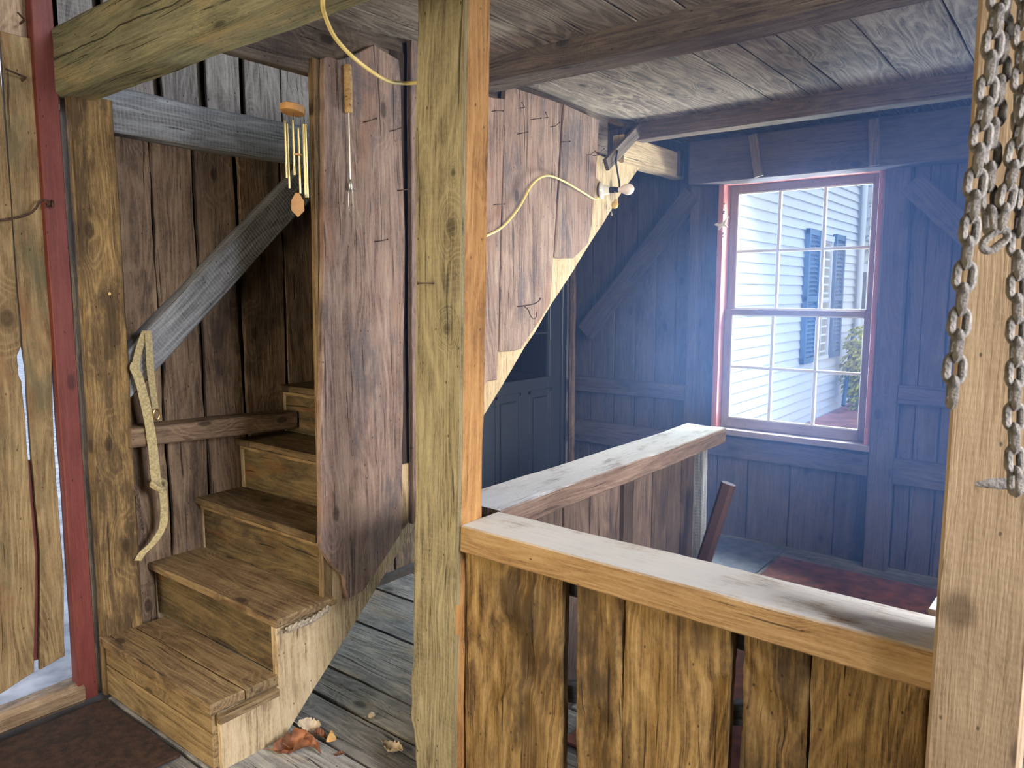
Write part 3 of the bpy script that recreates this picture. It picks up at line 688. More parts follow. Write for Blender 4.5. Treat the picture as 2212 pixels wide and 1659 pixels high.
# ---------------------------------------------------------------- left door boards, red board, sill
dr = empty('plank_door', (-2.97, .8, .14), 'pale weathered plank door at the left edge, daylight in its gaps', 'door')
def dplank(yz, t=1., x=-2.955, mat='door_board', off=None):
    m = Mb(); slab(m, (x, 0, 0), Z, -Y, [(z, -y) for y, z in yz], .024, wob=.003, step=.03, cham=.003, tint=t, off=off); put('plank', m, mat, dr)
dplank([(.70, .10), (.86, .14), (.95, .17), (.985, .60), (.988, 1.10), (.985, 1.24), (.978, 1.26), (.978, 1.33), (.992, 1.36), (1.0, 2.42), (.70, 2.42)], 1.0, off=Vector((0, 0, 0)))
dplank([(.35, .10), (.69, .10), (.69, 2.42), (.35, 2.42)], .95)
dplank([(.97, .17), (1.055, .19), (1.072, .5), (1.073, .8), (1.075, 1.05), (1.083, 1.25), (1.10, 1.38), (1.10, 2.42), (1.006, 2.42), (.998, 1.36), (1.003, 1.25), (1.0, 1.10), (1.0, .6)], .95)
m = Mb(); slab(m, (-2.981, 0, 0), Z, -Y, [(.2, -.96), (.95, -.985), (.95, -1.02), (.86, -1.03), (.2, -1.02)], .015, wob=.003, step=.03); put('patch', m, 'red', dr)
m = Mb(); slab(m, (-2.925, 0, 0), Z, -Y, [(0, -1.078), (.9, -1.088), (1.2, -1.088), (2.6, -1.095), (2.6, -1.165), (0, -1.15)], .05, wob=.0015, step=.05, cham=.003)
put('red_jamb_board', m, 'red', label='red painted jamb board between the plank door and the worn post', cat='board')
m = Mb(); beam(m, (-2.965, -1.0, .03), (-2.965, 1.10, .03), Z, .10, .085, wob=.010, step=.04, nseg=5, ch=.02)
put('door_sill', m, 'sill', label='rounded worn timber sill below the plank door', cat='sill')
# hook and eye
he = empty('door_latch', (-2.92, 1.07, 1.85), 'long iron hook-and-eye latch across the plank door into the red board', 'latch')
m = Mb(); tube(m, spline([(-2.90, .70, 1.735), (-2.90, .936, 1.787), (-2.90, 1.02, 1.812), (-2.90, 1.05, 1.835), (-2.898, 1.066, 1.862), (-2.895, 1.085, 1.868), (-2.895, 1.095, 1.855), (-2.90, 1.085, 1.845)], 6), .0042, 8); put('hook', m, 'iron', he)
m = Mb(); tube(m, [(-2.90 + .012 * cos(a), 1.105, 1.857 + .012 * sin(a)) for a in [i * pi / 6 for i in range(12)]], .003, 8, closed=True)
tube(m, [(-2.91, 1.105, 1.857), (-2.93, 1.105, 1.857)], .003, 6); put('eye', m, 'iron', he)
for i, (y, z, dy) in enumerate(((1.06, 2.27, -.07), (1.07, 2.46, -.03))):
    m = Mb(); tube(m, [(-2.96, y, z), (-2.92, y - .0, z + .004), (-2.89, y + dy, z + .012)], [.004, .004, .003], 6); put('old_nail', m, 'iron', label=['long rusty nail sticking out of the plank door above the latch', 'short rusty nail at the top of the plank door'][i], cat='nail')

# ---------------------------------------------------------------- charcoal door on the left wall
D = empty('door_1', (-3.0, 3.97, 0), None, None); D['kind'] = 'structure'
m = Mb()
def dbox(m, y0, y1, z0, z1, x0, x1): box(m, (x0, y0, z0), (x1, y1, z1))
dy0, dy1 = 3.535, 4.40
gy0, gy1, gz0, gz1 = 3.70, 4.255, .965, 1.88
dbox(m, dy0, gy0, .01, 2.0, -3.03, -2.99); dbox(m, gy1, dy1, .01, 2.0, -3.03, -2.99)
dbox(m, gy0, gy1, .01, gz0, -3.03, -2.99); dbox(m, gy0, gy1, gz1, 2.0, -3.03, -2.99)
put('door_slab', m, 'doorpaint', D)
m = Mb()
for y0, y1, z0, z1 in ((gy0 - .03, gy1 + .03, gz0 - .03, gz0), (gy0 - .03, gy1 + .03, gz1, gz1 + .03), (gy0 - .03, gy0, gz0, gz1), (gy1, gy1 + .03, gz0, gz1)):
    dbox(m, y0, y1, z0, z1, -2.992, -2.975)
for z in (gz0 + .305, gz0 + .61): dbox(m, gy0, gy1, z - .006, z + .006, -3.0, -2.985)
put('lite_frame', m, 'doorpaint', D)
m = Mb()
for a, b in ((3.66, 3.93), (4.02, 4.29)):
    for (y0, y1, z0, z1) in ((a, b, .20, .22), (a, b, .86, .88), (a, a + .02, .2, .88), (b - .02, b, .2, .88)): dbox(m, y0, y1, z0, z1, -2.992, -2.982)
    slab(m, (-2.978, 0, 0), Z, -Y, [(.25, -a - .05), (.83, -a - .05), (.83, -b + .05), (.25, -b + .05)], .013, cham=.012)
put('raised_panel', m, 'doorpaint', D)
m = Mb(); dbox(m, gy0, gy1, gz0, gz1, -3.012, -3.008); put('pane', m, plain('dark_door_glass', (18, 20, 26), .05, spec=.8), D)
m = Mb(); dbox(m, dy0 - .05, dy0 - .005, 0, 2.05, -3.04, -2.985); dbox(m, dy1 + .005, dy1 + .05, 0, 2.05, -3.04, -2.97); dbox(m, dy0 - .05, dy1 + .05, 2.005, 2.05, -3.04, -2.985)
put('door_frame', m, 'doorpaint', D)
m = Mb(); lathe(m, (-2.99, 3.63, 1.065), (1, 0, 0), [(0, .025), (.008, .025), (.01, .012), (.03, .012), (.032, .01), (.033, 0)], 16)
tube(m, spline([(-2.955, 3.63, 1.065), (-2.95, 3.67, 1.068), (-2.95, 3.74, 1.052), (-2.95, 3.80, 1.06)], 5), .007, 8)
put('door_handle', m, 'brass', D)
m = Mb(); lathe(m, (-2.99, 3.66, .955), (1, 0, 0), [(0, .022), (.012, .022), (.013, 0)], 16); put('deadbolt', m, 'brass', D)

# ---------------------------------------------------------------- window
Wn = empty('window_1', (-1.38, 4.5, .68), None, None); Wn['kind'] = 'structure'
m = Mb()  # red trim lining and casing
box(m, (-1.855, 4.44, .70), (-1.822, 4.60, 2.225)); box(m, (-.955, 4.44, .70), (-.925, 4.60, 2.20)); box(m, (-1.855, 4.44, 2.20), (-.925, 4.60, 2.23), grain='x')
put('window_frame', m, 'redtrim', Wn)
m = Mb(); box(m, (-1.87, 4.425, .665), (-.91, 4.62, .70), grain='x'); put('window_sill', m, 'mauve', Wn)
def sash(y, z0, z1, x0, x1, bot, top, sd):
    m = Mb(); box(m, (x0, y, z0), (x0 + sd, y + .03, z1)); box(m, (x1 - sd, y, z0), (x1, y + .03, z1))
    box(m, (x0 + sd, y, z0), (x1 - sd, y + .03, z0 + bot), grain='x'); box(m, (x0 + sd, y, z1 - top), (x1 - sd, y + .03, z1), grain='x')
    s = put('sash', m, 'mauve', Wn)
    a, b, c, d = x0 + sd, x1 - sd, z0 + bot, z1 - top
    m = Mb()
    for i in (1, 2): xx = a + (b - a) * i / 3; box(m, (xx - .009, y + .004, c), (xx + .009, y + .026, d))
    zz = (c + d) / 2; box(m, (a, y + .005, zz - .009), (b, y + .025, zz + .009), grain='x')
    for lo, hi in (((a, y + .002, c), (a + .008, y + .022, d)), ((b - .008, y + .002, c), (b, y + .022, d)), ((a, y + .002, c), (b, y + .022, c + .008)), ((a, y + .002, d - .008), (b, y + .022, d))): box(m, lo, hi)
    put('muntins', m, 'muntin', s)
    for i in range(3):
        for j in range(2):
            m = Mb(); px0 = a + (b - a) * i / 3; px1 = a + (b - a) * (i + 1) / 3; pz0 = c if j == 0 else zz; pz1 = zz if j == 0 else d
            yy_ = y + .015 + random.uniform(-.0008, .0008)
            m.add([(px0, yy_, pz0), (px1, yy_, pz0), (px1, yy_, pz1), (px0, yy_, pz1)], [[0, 1, 2, 3]]); put('pane', m, 'glass', s)
sash(4.545, 1.415, 2.20, -1.82, -.957, .032, .045, .045)
sash(4.51, .702, 1.445, -1.82, -.957, .06, .032, .045)

# little suncatcher bird on the window trim
sc = empty('suncatcher', (-1.80, 4.40, 1.88), 'small hanging suncatcher with a bird and glass beads at the window trim', 'ornament')
m = Mb(); tube(m, [(-1.80, 4.40, 2.16), (-1.798, 4.40, 1.89)], .001, 4); put('string', m, 'palestring', sc)
for z, r in ((2.08, .006), (2.03, .010), (1.905, .009), (1.885, .006)):
    m = Mb(); lathe(m, (-1.799, 4.40, z - r), Z, [(r + r * sin(a), r * cos(a)) for a in [-pi / 2 + i * pi / 8 for i in range(9)]], 12); put('bead', m, 'crystal', sc)
m = Mb(); slab(m, (-1.86, 4.396, 1.94), X, Z, [(0, .02), (.02, .03), (.035, .022), (.05, .03), (.09, .06), (.075, .03), (.07, .018), (.09, .0), (.06, .008), (.045, .0), (.03, -.015), (.03, .005)], .003, cham=.0008)
put('bird', m, 'crystal', sc)

# ---------------------------------------------------------------- wind chime
wc_ = empty('wind_chime', (-2.15, 1.57, 1.81), 'wooden wind chime with champagne metal tubes hanging before the stair wall', 'wind chime')
cx_, cy_ = -2.15, 1.575
m = Mb(); octo = [(.042 * cos(a), .042 * sin(a)) for a in [pi / 8 + i * pi / 4 for i in range(8)]]
tl = Vector((0, 1, -.18)).normalized(); tx = X
slab(m, (cx_, cy_, 2.165), X, tl, octo, .022, cham=.002); put('top_disc', m, 'chimewood', wc_)
m = Mb()
for dy in (-.02, .02): tube(m, [(cx_ + dy * .4, cy_ + dy, 2.165), (cx_, cy_ + dy * .35, 2.36)], .0008, 4)
tube(m, [(cx_, cy_, 2.15), (cx_, cy_, 1.90)], .0006, 4)
tubes = [(-.022, -.014, 2.118, 1.925), (-.008, -.030, 2.105, 1.90), (.006, -.006, 2.118, 1.935), (.0, .028, 2.098, 1.90), (.03, .012, 2.105, 1.86), (.012, .0255, 2.10, 1.855)]
for dx, dy, a, b in tubes: tube(m, [(cx_ + dx, cy_ + dy, 2.15), (cx_ + dx, cy_ + dy, a)], .0005, 4)
put('strings', m, 'string', wc_)
for dx, dy, a, b in [(-.020, -.020, 2.118, 1.932), (-.026, -.006, 2.110, 1.90), (.004, -.006, 2.118, 1.94), (.008, .012, 2.095, 1.882), (.022, .022, 2.108, 1.868), (.028, .027, 2.108, 1.868)]:
    m = Mb(); lathe(m, (cx_ + dx, cy_ + dy, b), Z, [(0, .003), (0, .0042), (a - b, .0042), (a - b, .003)], 12); put('tube', m, 'gold', wc_)
m = Mb(); lathe(m, (cx_ + .008, cy_ + .006, 2.005), Z, [(0, 0), (0, .014), (.005, .014), (.005, 0)], 16); put('clapper', m, 'chimewood', wc_)
m = Mb(); slab(m, (cx_ + .02, cy_ - .01, 1.80), Z, (.55, .83, 0), [(0, .0), (.022, .021), (.055, .02), (.08, .006), (.08, -.006), (.055, -.02), (.022, -.021)], .008, cham=.001); put('sail', m, 'chimewood', wc_)
m = Mb(); tube(m, [(cx_ + .01, cy_ - .003, 1.90), (cx_ + .015, cy_ - .008, 1.87)], .0006, 4); put('strings', m, 'string', wc_)

# toasting fork
tf = empty('toasting_fork', (-2.07, 1.79, 1.82), 'long toasting fork with a turned wooden handle hanging on the tall plank', 'fork')
fx, fy = -2.075, 1.748
m = Mb(); lathe(m, (fx, fy, 2.165), Z, [(0, 0), (0, .012), (.004, .0135), (.018, .0135), (.02, .0125), (.023, .0135), (.026, .0125), (.029, .0135), (.10, .014), (.125, .0135), (.127, .0122), (.13, .0135), (.15, .0135), (.158, .011), (.16, 0)], 20); put('handle', m, wood('turned_handle', (110, 84, 52), (168, 134, 88), (196, 164, 112), knots=.01, bump=.2), tf)
m = Mb(); tube(m, [(fx, fy, 2.17), (fx, fy, 1.935)], .0026, 8); put('shaft', m, 'steel', tf)
m = Mb(); lathe(m, (fx, fy, 1.905), Z, [(0, .002), (.004, .006), (.02, .0075), (.035, .004), (.038, .002)], 12)
for s_ in (-1, 1): tube(m, spline([(fx, fy + s_ * .003, 1.915), (fx, fy + s_ * .009, 1.895), (fx, fy + s_ * .010, 1.85), (fx + .006, fy + s_ * .010, 1.825), (fx + .012, fy + s_ * .013 - .002, 1.81)], 5), [.0019] * 21, 6)
tube(m, [(fx, fy, 1.908), (fx, fy + .024, 1.905), (fx, fy + .027, 1.902)], .0016, 6); put('tines', m, 'steel', tf)
m = Mb(); tube(m, spline([(fx, fy, 2.322), (fx - .01, fy + .004, 2.35), (fx - .012, fy, 2.385), (fx - .010, fy - .004, 2.35), (fx, fy, 2.322)], 5), .0007, 4); put('hanging_loop', m, 'string', tf)

# ---------------------------------------------------------------- light fitting and cable
P = Vector((-2.122, 3.49, 2.09))
m = Mb(); A_ = spline([(-1.30, 1.04, 2.30), (-1.382, 1.10, 2.186), (-1.447, 1.16, 2.178)], 4)
pa = spline([(-1.26, 1.02, 2.52), (-1.34, 1.07, 2.28), (-1.382, 1.10, 2.196), (-1.447, 1.155, 2.188), (-1.526, 1.25, 2.174), (-1.578, 1.36, 2.157), (-1.624, 1.50, 2.146), (-1.654, 1.60, 2.162), (-1.609, 1.64, 2.162), (-1.585, 1.65, 2.13), (-1.56, 1.66, 2.06), (-1.555, 1.665, 1.95), (-1.54, 1.68, 1.86), (-1.6, 1.85, 1.79), (-1.85, 2.2, 1.77), (-2.05, 2.40, 1.775)], 6)
pb = spline([(-2.07, 2.478, 1.789), (-2.07, 2.590, 1.835), (-2.07, 2.706, 1.925), (-2.07, 2.811, 2.042), (-2.07, 2.921, 2.093), (-2.07, 3.057, 2.087), (-2.075, 3.245, 2.052), (-2.09, 3.38, 2.033), (-2.10, 3.44, 2.045)], 6)
tube(m, pa + pb, .0052, 8); put('electric_cable', m, 'cable', label='yellowed electric cable sagging past the middle post to the bulb socket', cat='cable')
lf = empty('light_fitting', P, 'bare frosted bulb in a white porcelain socket at the cut plank ends', 'lamp')
ax = Vector((1, .42, .0)).normalized()
m = Mb(); lathe(m, P + Vector((.0, 0, 0)), ax, [(0, .042), (.008, .045), (.018, .040), (.022, .026), (.05, .022), (.052, 0)], 24); put('porcelain_base', m, 'porcelain', lf)
m = Mb(); lathe(m, P + ax * .05, ax, [(0, .015), (.005, .0165), (.03, .0165), (.032, .014), (.042, .0145), (.05, .013)], 20); put('bulb_socket', m, 'blackrub', lf)
bx = Vector((.93, .36, .02)).normalized()
m = Mb(); lathe(m, P + ax * .098, bx, [(0, .013), (.008, .014), (.02, .019), (.035, .0265), (.05, .030), (.064, .0285), (.076, .021), (.083, .009), (.085, 0)], 28); put('bulb', m, 'bulb', lf)
m = Mb(); q = P + ax * .085
tube(m, [q + Vector((0, 0, -.012)), q + Vector((0, 0, -.045))], .0012, 5)
q2 = P + ax * .065; tube(m, [q2 + Vector((0, 0, -.014)), q2 + Vector((0, 0, -.115))], .0008, 5)
lathe(m, q2 + Vector((0, 0, -.135)), Z, [(0, .002), (.004, .007), (.012, .004), (.02, .001)], 8); put('pull_chain', m, 'palestring', lf)
m = Mb(); q = P + ax * .082 + Vector((0, 0, -.075))
lathe(m, q, (.1, .3, 1), [(-.022, .0), (-.022, .010), (-.012, .018), (.004, .019), (.014, .012), (.026, .009)], 16); put('spare_adapter', m, 'socket', lf)
m = Mb(); tube(m, spline([(-2.06, 3.56, 2.30), (-2.05, 3.53, 2.24), (-2.045, 3.545, 2.17), (-2.035, 3.545, 2.125), (-2.03, 3.535, 2.105)], 6), .005, 8)
put('black_cable', m, 'blackrub', label='short black cable dropping onto the bulb socket', cat='cable')

# ---------------------------------------------------------------- strap on the brace
stp = empty('webbing_strap', (-2.86, 1.37, .52), 'long cream canvas strap hanging from a nail on the stair wall, loop at top', 'strap')
def ribbon(path, wd, mat, name, parent, wdir=Y, th=.003, twist=0):
    m = Mb(); pts = spline(path, 6); vs = []; n_ = len(pts); fs = []
    for i, p in enumerate(pts):
        a = twist * i / (n_ - 1); w = (Vector(wdir) * cos(a) + X * sin(a)).normalized(); 
        t = (pts[min(i + 1, n_ - 1)] - pts[max(i - 1, 0)]).normalized(); nn = t.cross(w).normalized()
        hw = wd / 2 * (1 + .1 * n1(i * .3, 2))
        vs += [p - w * hw - nn * th / 2, p + w * hw - nn * th / 2, p + w * hw + nn * th / 2, p - w * hw + nn * th / 2]
    for i in range(n_ - 1):
        for j in range(4): jj = (j + 1) % 4; fs.append([i * 4 + j, i * 4 + jj, i * 4 + 4 + jj, i * 4 + 4 + j])
    fs += [[3, 2, 1, 0], [4 * n_ - 4, 4 * n_ - 3, 4 * n_ - 2, 4 * n_ - 1]]
    m.add(vs, fs, smooth=True); return put(name, m, mat, parent)
ribbon([(-2.872, 1.345, 1.28), (-2.868, 1.362, 1.34), (-2.866, 1.378, 1.385), (-2.862, 1.385, 1.402), (-2.858, 1.392, 1.395), (-2.856, 1.393, 1.34), (-2.856, 1.393, 1.25), (-2.856, 1.398, 1.16), (-2.856, 1.402, 1.10)], .026, 'strap', 'loop_band', stp)
ribbon([(-2.872, 1.345, 1.285), (-2.868, 1.338, 1.262), (-2.862, 1.345, 1.235), (-2.856, 1.355, 1.18), (-2.850, 1.368, 1.08), (-2.846, 1.378, .96), (-2.846, 1.382, .85), (-2.846, 1.387, .79)], .034, 'strap', 'long_band', stp, twist=.3)
ribbon([(-2.846, 1.387, .80), (-2.85, 1.405, .775), (-2.852, 1.412, .74), (-2.86, 1.415, .68), (-2.865, 1.408, .62), (-2.875, 1.375, .565), (-2.88, 1.33, .53), (-2.88, 1.31, .505)], .028, 'strap', 'tail_band', stp, twist=.9)
m = Mb(); tube(m, spline([(-2.845, 1.365, .815), (-2.83, 1.385, .79), (-2.835, 1.41, .785), (-2.86, 1.425, .80), (-2.87, 1.40, .815), (-2.855, 1.37, .80), (-2.83, 1.40, .775)], 5), .009, 7); put('knot', m, 'strap', stp)
m = Mb(); tube(m, [(-2.856, 1.405 + .012 * sin(a), 1.075 + .02 * cos(a)) for a in [i * pi / 8 for i in range(16)]], .003, 8, closed=True); put('ring', m, 'brass', stp)
m = Mb()
for s_ in range(2): tube(m, [(-2.895 + .004 * cos(i * .9 + s_ * pi), 1.325 + .02 * i / 30 + .004 * sin(i * .9 + s_ * pi), .80 - .007 * i) for i in range(31)], .0035, 6)
put('twisted_cord', m, 'dark_board', label='short dark twisted cord hanging behind the cream strap', cat='cord')

# ---------------------------------------------------------------- chains
def link_mesh(L_=.048, Wl=.033, r=.0058):
    m = Mb(); R_ = Wl / 2 - r; h = L_ / 2 - Wl / 2; pts = []
    for i in range(9): a = pi * i / 8; pts.append((R_ * cos(a), 0, h + R_ * sin(a)))
    for i in range(9): a = pi + pi * i / 8; pts.append((R_ * cos(a), 0, -h + R_ * sin(a)))
    tube(m, pts, r, 8, closed=True)
    for v in m.v: v += Vector((noise.noise(v * 160), noise.noise(v * 160 + Vector((9, 0, 0))), noise.noise(v * 160 + Vector((0, 9, 0))))) * .0011
    return m
lk = link_mesh(); proto_link = None
def chain(path, label, pitch=.0315, size=1.):
    global proto_link
    e = empty('chain', path[-1], label, 'chain', 'rusty chains by the right post')
    pts = spline(path, 20); acc = 0; want = 0; prev = pts[0]; k = 0
    for i in range(1, len(pts)):
        d = (pts[i] - prev).length
        while acc + d >= want:
            p = prev + (pts[i] - prev) * ((want - acc) / max(d, 1e-9)); t = (pts[i] - prev).normalized()
            if proto_link is None:
                o = put('link', lk, 'chain', e, origin=(0, 0, 0)); proto_link = o
            else:
                o = proto_link.copy(); COL.objects.link(o); o.parent = e
            qt = Vector((0, 0, 1)).rotation_difference(t if t.z > 0 else -t)
            a = radians(37.9 + (8 if k % 2 == 0 else 74) + random.uniform(-12, 12))
            o.rotation_mode = 'QUATERNION'; o.rotation_quaternion = qt @ Matrix.Rotation(a, 3, 'Z').to_quaternion()
            o.location = p - Vector(path[-1]); o.scale = (size,) * 3
            want += pitch * size; k += 1
        acc += d; prev = pts[i]
    return e
chain([(-.118, 1.27, 2.51), (-.125, 1.26, 2.2), (-.131, 1.24, 1.966), (-.137, 1.20, 1.72), (-.141, 1.165, 1.50), (-.141, 1.150, 1.398)], 'rusty chain hanging free left of the tan post, its end link in the air')
chain([(-.115, 1.36, 2.5), (-.133, 1.345, 1.993), (-.132, 1.327, 1.872), (-.133, 1.307, 1.752), (-.131, 1.30, 1.678), (-.120, 1.296, 1.625), (-.112, 1.303, 1.671), (-.105, 1.315, 1.74), (-.09, 1.33, 1.9), (-.08, 1.35, 2.2), (-.08, 1.37, 2.5)], 'rusty chain looped up on the face of the tan post')
chain([(-.085, 1.35, 2.5), (-.088, 1.35, 1.9), (-.089, 1.340, 1.772), (-.092, 1.321, 1.625), (-.085, 1.307, 1.504), (-.078, 1.291, 1.370), (-.068, 1.285, 1.255)], 'rusty chain at the right image edge, ending at the small grey plate')
chain([(-.10, 1.40, 2.5), (-.10, 1.40, 2.2), (-.115, 1.40, 2.0), (-.11, 1.40, 1.85), (-.10, 1.40, 1.76)], 'short rusty chain strand high on the tan post, behind the looped one')
m = Mb(); slab(m, (-.122, 1.315, 1.262), Vector((.80, .6, 0)), Vector((-.6, .8, .05)), [(0, 0), (.035, .018), (.10, .022), (.10, -.012), (.03, -.014)], .009, cham=.002)
put('metal_plate', m, 'chain', label='small grey pointed metal bracket on the tan post under the chain', cat='bracket')

# ---------------------------------------------------------------- dry leaves
def leaf(P, ln, wd, rz, curl, tilt, mat, label, lobes=5, seed=1):
    m = Mb(); nu, nv = 22, 9; vs = []; random.seed(seed)
    for i in range(nu + 1):
        u = i / nu; w = wd / 2 * (sin(pi * min(1, u * 1.02)) ** .6) * (.68 + .32 * abs(sin(pi * lobes * (u + .08 * sin(9 * u + seed)) + .3)) ** .7)
        for j in range(nv):
            v = (j / (nv - 1)) * 2 - 1
            a = v * curl; yy_ = w * (sin(a) / curl if curl else v); zz_ = w * ((1 - cos(a)) / curl if curl else 0) * 1.4
            zz_ += .006 * n1(u * 6 + v * 2, seed) + .010 * sin(u * 5 + seed) * ln / .08 + .004 * abs(v) * sin(pi * lobes * u * 2)
            vs.append(Vector(((u - .5) * ln, yy_, zz_)))
    fs = [[i * nv + j, i * nv + j + 1, (i + 1) * nv + j + 1, (i + 1) * nv + j] for i in range(nu) for j in range(nv - 1)]
    k = len(vs); vs2 = vs + [v + Vector((0, 0, -.0008)) for v in vs]
    fs += [[q + k for q in f[::-1]] for f in fs]
    m.add(vs2, fs, smooth=True)
    tube(m, [(-.5 * ln, 0, .006), (-.62 * ln, .004, .012), (-.72 * ln, .0, .02)], [.0012, .001, .0008], 5)
    R_ = Matrix.Rotation(rz, 3, 'Z') @ Matrix.Rotation(tilt, 3, 'X')
    for i in range(len(m.v)): m.v[i] = R_ @ m.v[i]
    zm = min(v.z for v in m.v)
    for i in range(len(m.v)): m.v[i] = m.v[i] + Vector(P) + Vector((0, 0, .0025 - zm))
    put('dry_leaf', m, mat, label=label, cat='leaf', group='dry leaves on the floor')
leaf((-2.04, 1.40, 0), .13, .10, 1.2, 1.3, .25, 'leaf', 'large brown curled leaf lying against the foot of the stairs', seed=3)
leaf((-1.98, 1.41, 0), .11, .09, .6, 1.1, -.35, 'leaf', 'large brown leaf right beside the biggest curled one', seed=5)
leaf((-2.09, 1.51, 0), .085, .06, .6, .8, .5, 'leafpale', 'pale lobed leaf behind the large brown leaves', seed=8)
leaf((-1.985, 1.515, 0), .05, .045, 2.2, 1.0, 1.1, 'leafgold', 'small golden leaf standing on edge', lobes=1, seed=4)
leaf((-2.02, 1.50, 0), .05, .04, .4, 1.3, .2, 'leaf', 'small brown leaf crumpled beside the golden one', seed=6)
leaf((-1.755, 1.60, 0), .09, .06, .1, 1.5, .2, 'leafpale', 'grey-brown crumpled leaf near the foot of the middle post', seed=9)
leaf((-1.885, 1.475, 0), .04, .015, .5, .9, .2, 'leaf', 'tiny brown leaf shred between the golden leaf and the middle post', seed=10)
random.seed(11)
m = Mb(); lathe(m, (-1.976, 1.70, 0.001), Z, [(0, 0), (.0, .012), (.008, .014), (.016, .007), (.02, 0)], 7)
for v in m.v: v += Vector((noise.noise(v * 80), noise.noise(v * 90), 0)) * .004
put('pebble', m, 'leafpale', label='pale pebble lying alone on the grey floor boards', cat='pebble')

# ---------------------------------------------------------------- outdoors
m = Mb(); m.add([(-60, -40, -.35), (60, -40, -.35), (60, 90, -.35), (-60, 90, -.35)], [[0, 1, 2, 3]]); put('ground', m, 'ground', kind='structure')
m = Mb(); m.add([(-9, -6, -.06), (-3.12, -6, -.02), (-3.12, 6, -.02), (-9, 6, -.06)], [[0, 1, 2, 3]]); put('trim_4', m, 'ground', kind='structure')
hs = empty('neighbour_house', (-3.2, 10, -.35), 'white clapboard house with blue-green shutters outside the window', 'house')
m = Mb(); z = -.35; yA, yB = 5.6, 13.6
while z < 6.6:
    m.add([(-3.2, yA, z + .125), (-3.2, yB, z + .125), (-3.172, yB, z), (-3.172, yA, z), (-3.2, yA, z), (-3.2, yB, z)], [[3, 2, 1, 0], [4, 5, 2, 3]]); z += .125
box(m, (-7.5, yA, -.35), (-3.2, yB, 6.7)); put('clapboard_wall', m, 'siding', hs)
m = Mb(); box(m, (-3.2, 13.5, -.35), (-3.14, 13.62, 6.7)); put('corner_board', m, 'siding', hs)
m = Mb(); tube(m, [(-3.10, 13.45, 6.5), (-3.10, 13.45, .1), (-3.0, 13.2, -.2)], .045, 10); put('downspout', m, 'siding', hs)
m = Mb(); tube(m, [(-3.05, 13.0, .9), (-2.95, 12.2, -.2)], .03, 8); put('drain_hose', m, 'shutter', hs)
m = Mb(); box(m, (-3.19, 11.2, .55), (-3.14, 11.95, .60)); box(m, (-3.19, 11.2, 2.30), (-3.14, 11.95, 2.38)); box(m, (-3.19, 11.2, .6), (-3.15, 11.26, 2.3)); box(m, (-3.19, 11.89, .6), (-3.15, 11.95, 2.3)); box(m, (-3.19, 11.2, 1.42), (-3.16, 11.95, 1.47)); box(m, (-3.19, 11.55, .6), (-3.165, 11.58, 2.3))
hw_ = put('house_window', m, 'siding', hs)
m = Mb(); box(m, (-3.185, 11.26, .6), (-3.178, 11.89, 2.3)); put('pane', m, 'houseglass', hw_)
for y0, y1 in ((10.62, 11.18), (11.97, 12.50)):
    m = Mb(); f = .06
    box(m, (-3.17, y0, .55), (-3.11, y0 + f, 2.42)); box(m, (-3.17, y1 - f, .55), (-3.11, y1, 2.42))
    for zz in (.55, 1.42, 2.34): box(m, (-3.165, y0, zz), (-3.115, y1, zz + .08))
    s_ = put('shutter', m, 'shutter', hs)
    m = Mb(); zz = .66
    while zz < 2.3:
        m.add([(-3.165, y0 + f, zz + .05), (-3.165, y1 - f, zz + .05), (-3.12, y1 - f, zz), (-3.12, y0 + f, zz), (-3.165, y0 + f, zz + .043), (-3.165, y1 - f, zz + .043)], [[3, 2, 1, 0], [4, 5, 2, 3][::-1]]); zz += .062
    put('louvres', m, 'shutter', s_)
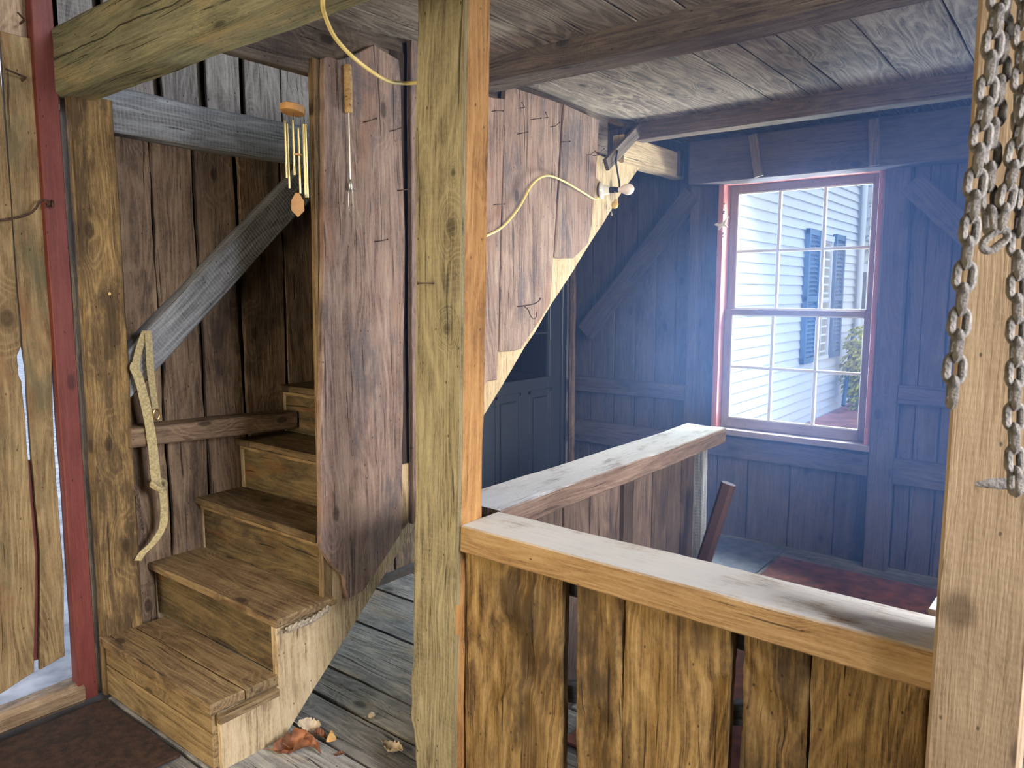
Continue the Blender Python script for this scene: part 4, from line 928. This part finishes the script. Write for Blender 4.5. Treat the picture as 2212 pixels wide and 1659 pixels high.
def bush(name, c, rx, rz, n, mat, label, cat, size=.05, seed=1, trunk=None):
    random.seed(seed); m = Mb()
    for i in range(n):
        d = Vector((random.gauss(0, 1), random.gauss(0, 1), random.gauss(0, 1))).normalized() * random.random() ** .4
        p = Vector(c) + Vector((d.x * rx, d.y * rx, d.z * rz)); a = rvec().normalized(); b = a.cross(Vector((random.random(), random.random(), .3))).normalized()
        m.add([p - a * size, p + b * size * .5, p + a * size, p - b * size * .5], [[0, 1, 2, 3]])
    e = empty(name, (c[0], c[1], -.35), label, cat); o = put('foliage', m, mat, e); o['kind'] = 'stuff'
    m = Mb()
    for k in range(5): tube(m, spline([(c[0], c[1], -.35), (c[0] + random.uniform(-.3, .3) * rx, c[1], c[2] - rz * .5), (c[0] + random.uniform(-.7, .7) * rx, c[1] + random.uniform(-.5, .5) * rx, c[2] + rz * .5)], 4), .02 * (rz / .7), 5)
    put('stems', m, 'branches', e)
bush('yellow_shrub', (-2.85, 12.7, .35), .30, .75, 900, 'shrub', 'yellow-green shrub growing at the corner of the white house', 'shrub', seed=2)
bush('bare_tree', (-2.9, 19.0, 3.4), 1.6, 2.4, 900, 'branches', 'pale leafless tree beyond the corner of the white house', 'tree', .10, seed=5)
random.seed(21)
fh = empty('distant_house', (-2.2, 26, -.35), 'pale distant house seen past the corner of the white house', 'house')
m = Mb(); box(m, (-8, 26, -.35), (3, 32, 3.0)); put('wall', m, 'siding', fh)
m = Mb(); slab(m, (-8.4, 25.6, 2.9), X, Vector((0, .7, .7)), [(0, 0), (11.8, 0), (11.8, 5), (0, 5)], .1); put('roof', m, 'branches', fh)
for k in range(6):
    m = Mb(); box(m, (-6.5 + 1.5 * k, 25.95, .9), (-5.8 + 1.5 * k, 26.0, 2.2)); put('window', m, 'doorpaint', fh)
m = Mb(); m.add([(-3.15, 9.5, -.33), (-1.2, 10.5, -.33), (-1.0, 16, -.33), (-3.15, 15, -.33)], [[0, 1, 2, 3]]); tag(put('mulch_bed', m, 'brick'), 'reddish mulch bed along the foot of the white house', 'flower bed')

# haze volume added to imitate lens glare around the window
m = Mb(); box(m, (-2.07, 1.72, .02), (1.9, 4.42, 2.51), ch=.0001)
hm = bpy.data.materials.new('glare_haze'); hm.use_nodes = True; ht = hm.node_tree; ht.nodes.clear()
ho = ht.nodes.new('ShaderNodeOutputMaterial'); hv = ht.nodes.new('ShaderNodeVolumeScatter')
hv.inputs['Color'].default_value = (.24, .44, 1, 1); hv.inputs['Density'].default_value = .10; hv.inputs['Anisotropy'].default_value = .4
ht.links.new(hv.outputs[0], ho.inputs['Volume'])
M['haze'] = hm
hz = put('glare_haze', m, 'haze', label='thin bluish haze added in front of the window to imitate lens glare', cat='haze', kind='stuff')
